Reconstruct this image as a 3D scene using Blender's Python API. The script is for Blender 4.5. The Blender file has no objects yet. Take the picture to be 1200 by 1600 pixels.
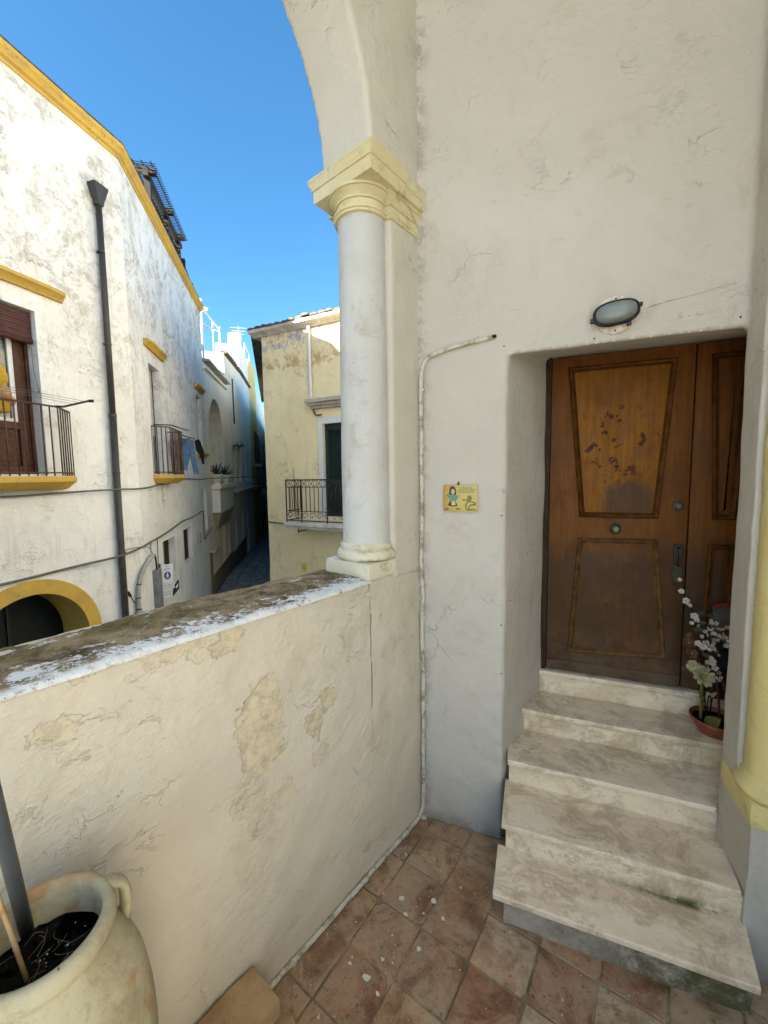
import bpy, bmesh, math, random
from mathutils import Vector, Matrix, noise
random.seed(7)
C = bpy.context.scene.collection
sc = bpy.context.scene
V = Vector
PI = math.pi

# ------------------------------------------------------------------ camera
cd = bpy.data.cameras.new('camera')
cam = bpy.data.objects.new('camera', cd)
C.objects.link(cam)
cd.sensor_fit = 'VERTICAL'
cd.sensor_height = 36.0
cd.lens = 36.0 * 635.7 / 1600.0
cd.clip_start = 0.02
cd.clip_end = 1000
PITCH, ROLL = 0.08806, -0.01393
fwd = V((0, math.cos(PITCH), -math.sin(PITCH)))
up0 = V((0, math.sin(PITCH), math.cos(PITCH)))
rt0 = V((1, 0, 0))
rt = rt0 * math.cos(ROLL) + up0 * math.sin(ROLL)
up = up0 * math.cos(ROLL) - rt0 * math.sin(ROLL)
m4 = Matrix((rt, up, -fwd)).transposed().to_4x4()
m4.translation = V((0, 0, 1.9))
cam.matrix_world = m4
sc.camera = cam

# ------------------------------------------------------------------ sky, sun, exposure
SUN_EL = math.radians(30)
SUN_ROT = math.radians(228)
wd = bpy.data.worlds.new("World")
sc.world = wd
wd.use_nodes = True
wn = wd.node_tree
sky = wn.nodes.new('ShaderNodeTexSky')
sky.sky_type = 'NISHITA'
sky.sun_disc = False
sky.sun_elevation = SUN_EL
sky.sun_rotation = SUN_ROT
sky.altitude = 20
sky.air_density = 1.0
sky.dust_density = 0.3
sky.ozone_density = 6.0
hs_ = wn.nodes.new('ShaderNodeHueSaturation')
hs_.inputs['Saturation'].default_value = 1.13
hs_.inputs['Hue'].default_value = 0.492
wn.links.new(sky.outputs[0], hs_.inputs['Color'])
wn.links.new(hs_.outputs[0], wn.nodes['Background'].inputs[0])
wn.nodes['Background'].inputs[1].default_value = 0.05
sl = bpy.data.lights.new('sun', 'SUN')
sl.energy = 5.0
sl.angle = math.radians(0.53)
sl.color = (1.0, 0.945, 0.86)
so = bpy.data.objects.new('sun', sl)
C.objects.link(so)
sdir = V((math.sin(SUN_ROT) * math.cos(SUN_EL), math.cos(SUN_ROT) * math.cos(SUN_EL), math.sin(SUN_EL)))
so.rotation_euler = sdir.to_track_quat('Z', 'Y').to_euler()
so.location = sdir * 60
vs = sc.view_settings
vs.view_transform = 'Standard'
vs.look = 'None'
vs.gamma = 1
vs.use_curve_mapping = False
vs.exposure = 2.85
vs.use_white_balance = True          # the phone's warm balance for open shade
vs.white_balance_temperature = 6850
vs.white_balance_tint = 8
sc.cycles.max_bounces = 7
sc.cycles.diffuse_bounces = 4

# ------------------------------------------------------------------ frames of reference (metres)
class Fr:
    def __init__(s, o, ex, ey):
        s.o, s.ex, s.ey = V(o), V(ex), V(ey)
    def __call__(s, x, y, z):
        return s.o + s.ex * x + s.ey * y + V((0, 0, z))
K = (0.18504, 2.12941, 0)
HW = Fr(K, (0.93110, -0.36476, 0), (-0.36476, -0.93110, 0))        # door wall: x along it to the right, y out of it
FA = Fr(K, (0.63869, 0.76946, 0), (-0.76946, 0.63869, 0))          # parapet: x along it, y outwards over the street
t1, t2, t3 = math.radians(15.067), math.radians(-13.162), math.radians(62.755)
F1 = Fr((-4.0117, 6.6932, 0), (-math.sin(t1), -math.cos(t1), 0), (math.cos(t1), -math.sin(t1), 0))
F2 = Fr((-4.0117, 6.6932, 0), (math.sin(t2), math.cos(t2), 0), (math.cos(t2), -math.sin(t2), 0))
F3 = Fr((-2.9054, 10.1641, 0), (0.88906, -0.45779, 0), (-0.45779, -0.88906, 0))
STREET = -1.78
WORLD = Fr((0, 0, 0), (1, 0, 0), (0, 1, 0))

# ------------------------------------------------------------------ mesh building
class MB:
    def __init__(s):
        s.bm = bmesh.new()
        s.keep = False
    def face(s, vs_):
        try:
            return s.bm.faces.new(vs_)
        except ValueError:
            return None
    def loft(s, loops, caps=True, closed=True):
        rows = [[s.bm.verts.new(p) for p in lp] for lp in loops]
        n = len(rows[0])
        for a, b in zip(rows, rows[1:]):
            for i in range(n if closed else n - 1):
                j = (i + 1) % n
                s.face((a[i], a[j], b[j], b[i]))
        if caps and n > 2:
            s.face(rows[0][::-1])
            s.face(rows[-1])
        return s
    def plan(s, fr, poly, z0, z1):
        return s.loft([[fr(x, y, z0) for x, y in poly], [fr(x, y, z1) for x, y in poly]])
    def box(s, fr, x0, x1, y0, y1, z0, z1):
        return s.plan(fr, [(x0, y0), (x1, y0), (x1, y1), (x0, y1)], z0, z1)
    def prism(s, fr, poly, y0, y1):
        return s.loft([[fr(x, y0, z) for x, z in poly], [fr(x, y1, z) for x, z in poly]])
    def along(s, fr, prof, x0, x1, dz=0.0):       # profile in (y,z) carried along x
        return s.loft([[fr(x0, y, z) for y, z in prof], [fr(x1, y, z + dz) for y, z in prof]])
    def tube(s, pts, r, n=8, caps=True):
        pts = [V(p) for p in pts]
        loops, prev = [], None
        for i, p in enumerate(pts):
            t = (pts[min(i + 1, len(pts) - 1)] - pts[max(i - 1, 0)])
            t.normalize()
            if prev is None:
                ref = V((0, 0, 1)) if abs(t.z) < 0.9 else V((1, 0, 0))
                u = t.cross(ref).normalized()
            else:
                u = (prev - t * prev.dot(t))
                u.normalize()
            prev = u
            w_ = t.cross(u)
            rr = r[i] if isinstance(r, (list, tuple)) else r
            loops.append([p + (u * math.cos(2 * PI * k / n) + w_ * math.sin(2 * PI * k / n)) * rr for k in range(n)])
        return s.loft(loops, caps)
    def lathe(s, c, prof, n=32, caps=True, sq=None):
        c = V(c)
        loops = []
        for r, z in prof:
            loops.append([c + V((r * math.cos(2 * PI * k / n), r * math.sin(2 * PI * k / n), z)) for k in range(n)])
        return s.loft(loops, caps)
    def ball(s, c, r, sub=2):
        m = bmesh.ops.create_icosphere(s.bm, subdivisions=sub, radius=1)
        rx, ry, rz = r if isinstance(r, (list, tuple)) else (r, r, r)
        for v in m['verts']:
            v.co = V((v.co.x * rx, v.co.y * ry, v.co.z * rz)) + V(c)
        return s
    def poly(s, pts):
        s.face([s.bm.verts.new(p) for p in pts])
        s.keep = True
        return s
    def bevel(s, w, seg=2, ang=30):
        bmesh.ops.recalc_face_normals(s.bm, faces=s.bm.faces)
        ed = [e for e in s.bm.edges if e.is_manifold and e.calc_face_angle(0) > math.radians(ang)]
        bmesh.ops.bevel(s.bm, geom=ed, offset=w, segments=seg, affect='EDGES', profile=0.6, clamp_overlap=True)
        return s
    def cuts(s, size):
        bmesh.ops.triangulate(s.bm, faces=[f for f in s.bm.faces if len(f.verts) > 4])
        for _ in range(6):
            ed = [e for e in s.bm.edges if e.calc_length() > size]
            if not ed: break
            bmesh.ops.subdivide_edges(s.bm, edges=ed, cuts=1, use_grid_fill=True)
        return s
    def noise(s, amp, sc_, seed=0.0):
        bmesh.ops.recalc_face_normals(s.bm, faces=s.bm.faces)
        s.bm.normal_update()
        for v in s.bm.verts:
            v.co += v.normal * noise.fractal(v.co * sc_ + V((seed, seed, seed)), 0.8, 2.1, 3) * amp
        return s

ROOT = {}
def build(name, mb, mat, parent=None, smooth=False):
    bm = mb.bm
    if not mb.keep:
        bmesh.ops.recalc_face_normals(bm, faces=bm.faces)
    org = V((0, 0, 0))
    if parent is not None:
        org = ROOT.get(parent.name, V((0, 0, 0)))
        bmesh.ops.translate(bm, vec=-org, verts=bm.verts)
    me = bpy.data.meshes.new(name)
    bm.to_mesh(me)
    bm.free()
    ob = bpy.data.objects.new(name, me)
    C.objects.link(ob)
    if mat: me.materials.append(mat)
    if parent is not None:
        ob.parent = parent
        ROOT[ob.name] = org
    if smooth is True:
        for p in me.polygons: p.use_smooth = True
    elif smooth:
        for p in me.polygons: p.use_smooth = True
        try: me.set_sharp_from_angle(angle=math.radians(smooth))
        except Exception: pass
    return ob
def single(name, mb, mat, smooth=False):
    """a thing that is one mesh, with its origin at its own base"""
    bm = mb.bm
    lo = min(v.co.z for v in bm.verts)
    cx = sum((v.co for v in bm.verts), V()) / len(bm.verts)
    org = V((cx.x, cx.y, lo))
    bmesh.ops.translate(bm, vec=-org, verts=bm.verts)
    ob = build(name, mb, mat, None, smooth)
    ob.location = org
    return ob
def tag(o, label=None, cat=None, group=None, kind=None):
    if label: o['label'] = label
    if cat: o['category'] = cat
    if group: o['group'] = group
    if kind: o['kind'] = kind
    return o
def thing(name, loc, label, cat, group=None):
    o = bpy.data.objects.new(name, None)
    o.empty_display_size = 0.1
    C.objects.link(o)
    o.location = loc
    ROOT[o.name] = V(loc)
    return tag(o, label, cat, group)
def remesh(ob, voxel, amp, freq, smooth_it=4):
    m = ob.modifiers.new('r', 'REMESH'); m.mode = 'VOXEL'; m.voxel_size = voxel; m.adaptivity = 0
    m2 = ob.modifiers.new('s', 'SMOOTH'); m2.iterations = smooth_it; m2.factor = 0.5
    dg = bpy.context.evaluated_depsgraph_get()
    me = bpy.data.meshes.new_from_object(ob.evaluated_get(dg))
    mats = list(ob.data.materials)
    ob.modifiers.clear()
    me.materials.clear()
    for mm in mats: me.materials.append(mm)
    nm = [v.normal.copy() for v in me.vertices]
    for v, nn in zip(me.vertices, nm):
        v.co += nn * (noise.fractal(v.co * freq, 0.9, 2.0, 3) * amp + noise.noise(v.co * freq * 0.25) * amp * 1.5)
    for p in me.polygons: p.use_smooth = True
    ob.data = me
    return ob

# ------------------------------------------------------------------ materials
class NT:
    def __init__(s, name, rough=0.9, spec=0.3, metal=0.0):
        s.m = bpy.data.materials.new(name)
        s.m.use_nodes = True
        s.t = s.m.node_tree
        s.b = s.t.nodes['Principled BSDF']
        s.b.inputs['Roughness'].default_value = rough
        s.b.inputs['Specular IOR Level'].default_value = spec
        s.b.inputs['Metallic'].default_value = metal
        s._pos = None
    def n(s, typ, **kw):
        x = s.t.nodes.new(typ)
        for k, v in kw.items(): setattr(x, k, v)
        return x
    def link(s, a, b):
        if isinstance(a, (int, float)): b.default_value = a
        elif isinstance(a, (tuple, list)): b.default_value = tuple(a) + ((1.0,) if len(a) == 3 and b.type == 'RGBA' else ())
        else: s.t.links.new(a, b)
    @property
    def pos(s):
        if s._pos is None: s._pos = s.n('ShaderNodeNewGeometry').outputs['Position']
        return s._pos
    def obj(s):
        return s.n('ShaderNodeTexCoord').outputs['Object']
    def scale(s, vec, x, y, z):
        q = s.n('ShaderNodeVectorMath', operation='MULTIPLY')
        s.link(vec, q.inputs[0]); q.inputs[1].default_value = (x, y, z)
        return q.outputs[0]
    def off(s, vec, d):
        q = s.n('ShaderNodeVectorMath', operation='ADD')
        s.link(vec, q.inputs[0]); s.link(d, q.inputs[1])
        return q.outputs[0]
    def dot(s, vec, d):
        q = s.n('ShaderNodeVectorMath', operation='DOT_PRODUCT')
        s.link(vec, q.inputs[0]); q.inputs[1].default_value = d
        return q.outputs['Value']
    def noise(s, scale, detail=6, rough=0.6, dist=0.0, vec=None, color=False):
        q = s.n('ShaderNodeTexNoise')
        s.link(vec if vec is not None else s.pos, q.inputs['Vector'])
        q.inputs['Scale'].default_value = scale
        q.inputs['Detail'].default_value = min(detail, 5.0)
        q.inputs['Roughness'].default_value = rough
        q.inputs['Distortion'].default_value = dist
        return q.outputs['Color' if color else 'Fac']
    def voro(s, scale, vec=None, feature='F1', out='Distance', rnd=1.0):
        q = s.n('ShaderNodeTexVoronoi', feature=feature)
        s.link(vec if vec is not None else s.pos, q.inputs['Vector'])
        q.inputs['Scale'].default_value = scale
        q.inputs['Randomness'].default_value = rnd
        return q.outputs[out]
    def ss(s, x, a, b, lo=0.0, hi=1.0):          # smooth step
        q = s.n('ShaderNodeMapRange', interpolation_type='SMOOTHSTEP')
        s.link(x, q.inputs[0]); q.inputs[1].default_value = a; q.inputs[2].default_value = b
        q.inputs[3].default_value = lo; q.inputs[4].default_value = hi
        return q.outputs[0]
    def m_(s, op, a, b=0.0):
        q = s.n('ShaderNodeMath', operation=op)
        s.link(a, q.inputs[0]); s.link(b, q.inputs[1])
        return q.outputs[0]
    def mix(s, f, a, b, mode='MIX'):
        q = s.n('ShaderNodeMix', data_type='RGBA', blend_type=mode)
        s.link(f, q.inputs[0]); s.link(a, q.inputs[6]); s.link(b, q.inputs[7])
        return q.outputs[2]
    def ramp(s, f, stops):
        q = s.n('ShaderNodeValToRGB')
        s.link(f, q.inputs[0])
        el = q.color_ramp.elements
        while len(el) < len(stops): el.new(0.5)
        for e, (p, c) in zip(el, stops):
            e.position = p; e.color = tuple(c) + (1,)
        return q.outputs[0]
    def sep(s, vec):
        q = s.n('ShaderNodeSeparateXYZ'); s.link(vec, q.inputs[0])
        return q.outputs
    def comb(s, x, y, z):
        q = s.n('ShaderNodeCombineXYZ')
        for a, b in zip((x, y, z), q.inputs): s.link(a, b)
        return q.outputs[0]
    def done(s, col, height=None, dist=0.01, strength=0.6, rough=None):
        s.link(col, s.b.inputs['Base Color'])
        if height is not None:
            q = s.n('ShaderNodeBump')
            q.inputs['Strength'].default_value = strength
            q.inputs['Distance'].default_value = dist
            s.link(height, q.inputs['Height'])
            s.t.links.new(q.outputs[0], s.b.inputs['Normal'])
        if rough is not None: s.link(rough, s.b.inputs['Roughness'])
        return s.m
def flat(name, col, rough=0.6, metal=0.0, spec=0.4, var=0.25, sc_=8, bump=0.0):
    s = NT(name, rough, spec, metal)
    f = s.noise(sc_, 6, 0.65)
    dark = tuple(c * (1 - var) for c in col)
    c = s.mix(s.ss(f, 0.3, 0.7), dark, col)
    if bump: return s.done(c, s.noise(sc_ * 6, 5), bump, 0.5)
    return s.done(c)

def plaster(name, base, tint, dirt, amt=0.5, z_dirt=None, streak=0.0, streak_col=(.35, .33, .3), patches=None, pfr=None,
            bare=(.52, .42, .27), bump=0.006, fscale=1.0, brush=True, cracks=0.0, scars=0.30, foot=False, blue=False, lite=False):
    s = NT(name, 0.93, 0.15)
    P = s.pos
    big = s.noise(0.9 * fscale, 5, 0.6, 0.4)
    col = s.mix(s.ss(big, 0.35, 0.68), tint, base)
    mid = s.noise(5.0 * fscale, 9, 0.7, 0.6)
    col = s.mix(s.m_('MULTIPLY', s.ss(mid, 0.50, 0.70), 0.5), col, tuple(c * 0.86 for c in base))
    # grime blotches
    g = s.noise(2.2 * fscale, 12, 0.74, 0.7)
    gm = s.ss(g, 0.60 - 0.1 * amt, 0.74 - 0.1 * amt)
    g2 = s.noise(14 * fscale, 8, 0.75, 0.3)
    gm = s.m_('MULTIPLY', gm, s.ss(g2, 0.38, 0.62))
    gm = s.m_('MULTIPLY', gm, amt)
    col = s.mix(gm, col, dirt)
    if z_dirt:
        z0, z1, k, dcol = z_dirt
        zz = s.sep(P)[2]
        h = s.ss(zz, z0, z1)
        w1 = s.noise(1.6, 13, 0.78, 0.9)
        w2 = s.noise(9, 9, 0.8, 0.5)
        msk = s.m_('MULTIPLY', s.ss(w1, 0.42, 0.60), s.ss(w2, 0.40, 0.60))
        col = s.mix(s.m_('MULTIPLY', s.m_('MULTIPLY', msk, h), k), col, dcol)
    if streak:
        sv = s.scale(P, 3.2, 3.2, 0.28)
        st = s.noise(1.5, 9, 0.72, 0.5, sv)
        st2 = s.noise(1.2, 6, 0.6, 0.3)
        col = s.mix(s.m_('MULTIPLY', s.m_('MULTIPLY', s.ss(st, 0.5, 0.7), s.ss(st2, 0.4, 0.62)), streak), col, streak_col)
    h1 = s.noise(3.5 * fscale, 4, 0.55)
    h2 = s.noise(22 * fscale, 6, 0.6)
    hv = s.scale(P, 1, 1, 3.2)
    h3 = s.noise(28 * fscale, 5, 0.65, 0.4, hv)
    if lite:
        return s.done(col, s.m_('ADD', h1, s.m_('MULTIPLY', h2, 0.5)), bump * 1.5, 1.0)
    hm = s.ss(s.noise(1.9 * fscale, 5, 0.6), 0.40, 0.66)
    amp = s.m_('ADD', s.m_('MULTIPLY', hm, 0.85), 0.15)
    lump = s.m_('ABSOLUTE', s.m_('SUBTRACT', s.noise(9 * fscale, 5, 0.6, 0.8), 0.5))
    fine = s.m_('ADD', s.m_('MULTIPLY', h2, 0.40), s.m_('ADD', s.m_('MULTIPLY', h3, 0.22 if brush else 0.08), s.m_('MULTIPLY', lump, -0.55)))
    hh = s.m_('ADD', s.m_('MULTIPLY', h1, 1.2), s.m_('MULTIPLY', fine, amp))
    # thin brush scars where coats of lime overlap
    sc_v = s.off(s.scale(P, 1, 1, 2.2), s.scale(s.noise(4, 4, 0.6, 0, None, True), 0.25, 0.25, 0.25))
    scar = s.m_('ABSOLUTE', s.m_('SUBTRACT', s.noise(6 * fscale, 6, 0.6, 0.5, sc_v), 0.5))
    scar = s.m_('MULTIPLY', s.ss(scar, 0.012, 0.0), s.ss(s.noise(2.7, 5, 0.65), 0.52, 0.64))
    col = s.mix(s.m_('MULTIPLY', scar, scars), col, tuple(c * 0.62 for c in tint))
    hh = s.m_('SUBTRACT', hh, s.m_('MULTIPLY', scar, scars * .7))
    if cracks:
        dv = s.off(P, s.scale(s.noise(3.0, 6, 0.7, 0, None, True), 0.35, 0.35, 0.35))
        ck = s.voro(2.6, dv, 'DISTANCE_TO_EDGE')
        line = s.m_('SUBTRACT', 1.0, s.ss(ck, 0.0, 0.007))
        line = s.m_('MULTIPLY', line, s.ss(s.noise(2.1, 4), 0.55, 0.68))
        line = s.m_('MULTIPLY', line, cracks)
        col = s.mix(s.m_('MULTIPLY', line, 0.5), col, (.34, .28, .2))
        hh = s.m_('SUBTRACT', hh, s.m_('MULTIPLY', line, 0.6))
    if foot:      # grime in corner, round conduit, along floor; warm light painted low on the wall
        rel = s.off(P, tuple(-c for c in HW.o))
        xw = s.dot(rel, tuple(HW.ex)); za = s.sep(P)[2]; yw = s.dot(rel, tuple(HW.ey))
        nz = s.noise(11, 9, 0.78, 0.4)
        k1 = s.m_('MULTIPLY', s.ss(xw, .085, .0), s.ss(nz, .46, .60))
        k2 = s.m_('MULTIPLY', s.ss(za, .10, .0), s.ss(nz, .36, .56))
        warm_low = s.m_('MULTIPLY', s.m_('MULTIPLY', s.ss(za, .55, .0), s.ss(s.noise(3.2, 6, .7), .32, .62)), .5)  # warm tone painted low on the wall against the bluish light
        col = s.mix(s.m_('MULTIPLY', warm_low, .6), col, (.46, .37, .25))
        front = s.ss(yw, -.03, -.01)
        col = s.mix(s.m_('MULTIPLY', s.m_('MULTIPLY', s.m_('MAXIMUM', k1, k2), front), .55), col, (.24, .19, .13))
    if blue:      # old blue wash showing under the eaves and a rusty stain
        rel = s.off(P, tuple(-c for c in F3.o))
        xw = s.dot(rel, tuple(F3.ex)); za = s.sep(P)[2]
        k1 = s.m_('MULTIPLY', s.m_('MULTIPLY', s.ss(za, 4.84, 4.98), s.ss(xw, 2.6, .9)), s.ss(s.noise(4.5, 10, .8, .5), .49, .58))
        col = s.mix(s.m_('MULTIPLY', k1, .85), col, (.25, .26, .48))
        k2 = s.m_('MULTIPLY', s.m_('MULTIPLY', s.ss(za, 4.35, 4.52), s.ss(za, 4.85, 4.6)), s.ss(s.noise(3.2, 9, .75, .5), .48, .60))
        col = s.mix(s.m_('MULTIPLY', k2, .75), col, (.46, .25, .09))
    if patches:
        rel = s.off(P, tuple(-c for c in pfr.o))
        xa = s.dot(rel, tuple(pfr.ex)); za = s.sep(P)[2]
        uv = s.comb(xa, za, 0.0)
        wob = s.off(s.scale(s.noise(8, 9, 0.72, 0.4, None, True), 0.24, 0.24, 0.0), (-.12, -.12, 0))
        wob2 = s.off(s.scale(s.noise(45, 4, 0.7, 0.0, None, True), 0.03, 0.03, 0.0), (-.015, -.015, 0))
        uvd = s.off(s.off(uv, wob), wob2)
        tot = None
        for (px, pz, rx, rz, k) in patches:
            d = s.scale(s.off(uvd, (-px, -pz, 0)), 1 / rx, 1 / rz, 0)
            q = s.n('ShaderNodeVectorMath', operation='LENGTH'); s.link(d, q.inputs[0])
            mk = s.m_('MULTIPLY', s.ss(q.outputs['Value'], 1.08, 0.93), k)
            tot = mk if tot is None else s.m_('MAXIMUM', tot, mk)
        bcol = s.mix(s.ss(s.noise(25, 8, 0.75), 0.42, 0.66), bare, tuple(c * 0.72 for c in bare))
        col = s.mix(tot, col, bcol)
        edge = s.m_('MULTIPLY', s.ss(tot, 0.05, 0.3), s.ss(tot, 0.75, 0.4))
        col = s.mix(s.m_('MULTIPLY', s.m_('MULTIPLY', edge, s.ss(s.noise(16, 4), .45, .6)), 0.15), col, (.36, .29, .2))
        seam = s.m_('ABSOLUTE', s.m_('ADD', s.m_('ADD', xa, .392), s.m_('MULTIPLY', s.m_('SUBTRACT', s.noise(7, 6, .7), .5), .03)))
        seam = s.m_('MULTIPLY', s.ss(seam, .0045, .001), s.m_('MULTIPLY', s.ss(za, .55, .9), s.ss(s.noise(6, 4), .36, .5)))
        col = s.mix(s.m_('MULTIPLY', seam, .7), col, (.30, .24, .17))
        hh = s.m_('SUBTRACT', hh, s.m_('MULTIPLY', seam, .5))
        hh = s.m_('SUBTRACT', hh, s.m_('MULTIPLY', tot, 0.16))
    return s.done(col, hh, bump * 1.9, 1.0)

M_wall = plaster('lime_wash_wall', foot=True, base=(.575, .535, .465), tint=(.525, .483, .41), dirt=(.42, .36, .27), amt=0.55, scars=.13, cracks=0.4, bump=0.008)
PATCH = [(-1.00, 1.06, .085, .12, 1), (-.985, .93, .10, .085, 1), (-1.03, .80, .08, .09, .45), (-1.02, .60, .10, .13, .28),
         (-1.088, 1.368, .055, .045, 1), (-.750, .916, .045, .055, 1), (-.672, .985, .030, .050, 1), (-.715, .78, .03, .05, .6),
         (-1.548, 1.292, .030, .034, .8), (-1.25, 1.392, .05, .028, .8), (-1.492, 1.405, .028, .022, 1), (-1.63, 1.09, .03, .03, .6),
         (-.54, 1.20, .06, .06, .25), (-1.18, 1.385, .03, .03, .7), (-.90, .72, .05, .045, .5), (-1.31, 1.40, .05, .016, .5)]
M_parapet = plaster('parapet_plaster', (.65, .585, .475), (.585, .52, .405), (.48, .40, .28), 0.55, scars=.15, patches=PATCH, pfr=FA, bare=(.64, .545, .385), cracks=0.25, bump=0.010)
M_pier = plaster('pier_plaster', (.62, .575, .485), (.565, .52, .425), (.46, .39, .29), 0.6, cracks=0.5)
M_colw = plaster('column_whitewash', (.60, .59, .56), (.55, .53, .48), (.40, .36, .29), 0.75, bump=.010, scars=.12)
M_capital = plaster('pale_yellow_plaster', (.70, .64, .44), (.65, .565, .32), (.34, .28, .12), 0.9, bump=0.004, fscale=2.5)
M_plinth = plaster('plinth_cream', (.72, .68, .54), (.68, .61, .41), (.42, .35, .22), 0.8, bump=0.005, fscale=2)
M_yelcol = plaster('yellow_column_plaster', (.74, .625, .29), (.70, .575, .25), (.52, .43, .2), 0.7, bump=0.005, fscale=1.5)
M_white_f = plaster('facade_whitewash', (.74, .74, .715), (.665, .66, .63), (.34, .31, .25), 0.6, z_dirt=(2.0, 5.0, .85, (.38, .345, .28)),
                    streak=0.65, streak_col=(.46, .43, .39), bump=0.012, fscale=0.8, cracks=0.6)
M_white_f2 = plaster('facade_whitewash_streaked', (.70, .715, .725), (.63, .64, .645), (.36, .33, .29), 0.6, z_dirt=(1.6, 4.6, .9, (.30, .28, .26)),
                     streak=0.8, streak_col=(.40, .385, .37), bump=0.012, fscale=0.8, cracks=0.4)
M_ochre = plaster('ochre_paint', lite=True, base=(.55, .36, .075), tint=(.46, .295, .07), dirt=(.30, .22, .10), amt=1.0, streak=0.3, streak_col=(.3, .22, .1), bump=0.004, fscale=2)
M_cream = plaster('cream_render', blue=True, base=(.84, .72, .45), tint=(.78, .65, .39), dirt=(.38, .29, .17), amt=0.6, streak=0.35, streak_col=(.42, .35, .25), z_dirt=(3.9, 5.2, .7, (.42, .27, .13)), bump=0.01, fscale=0.8, cracks=0.4)
M_far_w = plaster('far_white_plaster', (.76, .755, .73), (.70, .69, .66), (.44, .41, .35), 0.5, streak=0.4, bump=0.01, fscale=0.6, lite=True)
M_far_c = plaster('far_cream_plaster', (.84, .78, .64), (.77, .70, .56), (.48, .42, .32), 0.5, streak=0.5, bump=0.01, fscale=0.6, lite=True)
M_far_y = plaster('far_yellow_plaster', (.72, .55, .22), (.66, .50, .2), (.45, .36, .2), 0.5, streak=0.4, bump=0.01, fscale=0.6, lite=True)
M_stone = plaster('weathered_stone', (.50, .45, .37), (.40, .36, .29), (.16, .14, .11), 0.8, bump=0.01, fscale=2)
M_roofdark = plaster('lichen_stone', (.15, .13, .105), (.09, .08, .065), (.08, .07, .06), 0.8, bump=0.02, fscale=3)
M_iron = flat('rusty_dark_iron', (.10, .055, .04), .7, 0.0, .3, .5, 30)
M_black = flat('black_iron', (.016, .015, .014), .5, 0.0, .4, .3, 30)
M_pipe = flat('dark_brown_pipe', (.05, .045, .04), .5, 0.0, .4, .3, 6)
M_brown = flat('dark_brown_wood', (.085, .03, .016), .6, 0, .3, .5, 14)
M_green = flat('dark_green_shutter', (.012, .028, .022), .5, 0, .4, .3, 10)
M_shade = flat('shade_black', (.012, .012, .012), .9)  # near-black colour stands in for shade behind doors
M_whitep = flat('white_paint', (.66, .66, .65), .6, 0, .3, .08, 20)
M_cable = flat('grey_cable', (.16, .155, .14), .8, 0, .2, .4, 20)
M_grey = flat('grey_plastic', (.20, .20, .20), .6, 0, .4, .3, 8)
M_greyl = flat('light_grey_conduit', (.42, .40, .36), .7, 0, .3, .3, 10)
def glass_mat():
    s = NT('window_glass', 0.05, 0.6)
    s.b.inputs['Roughness'].default_value = 0.06
    return s.done((.035, .045, .045))
M_glass = glass_mat()

# ================================================================== ground
def ground_z(y):
    t = min(max((y - 15) / 22.0, 0), 1)
    return STREET - 1.7 * t
s = NT('street_paving', .6, .4)
P2 = s.scale(s.pos, 1, 1, 0)
bt = s.voro(3.2, P2, 'DISTANCE_TO_EDGE')
cc = s.voro(3.2, P2, 'F1', 'Color')
col = s.mix(s.noise(5, 8, .7), (.20, .198, .195), (.31, .305, .295))
col = s.mix(s.m_('MULTIPLY', s.sep(cc)[0], .5), col, (.12, .12, .118))
col = s.mix(s.ss(bt, .05, .01), col, (.03, .03, .03))
M_street = s.done(col, s.m_('ADD', s.ss(bt, 0, .07), s.m_('MULTIPLY', s.noise(14, 5), .4)), .02, .8)
mb = MB()
xs = [-200, -60, -30, -20, -14, -10, -7, -4, 0, 4, 10, 30, 200]
ys = [-200, -60, -20, 0, 8, 12, 15, 18, 21, 24, 27, 30, 33, 37, 45, 80, 260]
rows = [[mb.bm.verts.new((x, y, ground_z(y))) for x in xs] for y in ys]
for a_, b_ in zip(rows, rows[1:]):
    for i in range(len(xs) - 1):
        mb.face((a_[i], a_[i + 1], b_[i + 1], b_[i]))
street = tag(build('street', mb, M_street), kind='structure')
s = NT('paving_stone', .55, .4)
rnd = s.n('ShaderNodeObjectInfo').outputs['Random']
col = s.mix(rnd, (.25, .245, .24), (.38, .37, .35))
M_pave = s.done(s.mix(s.ss(s.noise(6, 8, .75), .4, .65), col, (.12, .12, .12)), s.noise(18, 6), .01, .8)
rp_ = random.Random(9)
pv = None
for i in range(24):
    for j in range(6):
        cs, cp = 6.3 + .46 * i + (.23 if j % 2 else 0), .28 + .46 * j
        c = F2(cs, cp, 0); c.z = ground_z(c.y) + .012
        if pv is None:
            pv = build('paving_stone', MB().box(F2, cs - .215, cs + .215, cp - .215, cp + .215, c.z - .02, c.z + .012).bevel(.012, 1), M_pave, street)
            pc0 = c
        else:
            o = bpy.data.objects.new('paving_stone', pv.data); C.objects.link(o); o.parent = street
            o.location = c - pc0 + V((0, 0, rp_.uniform(-.004, .004)))

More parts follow.
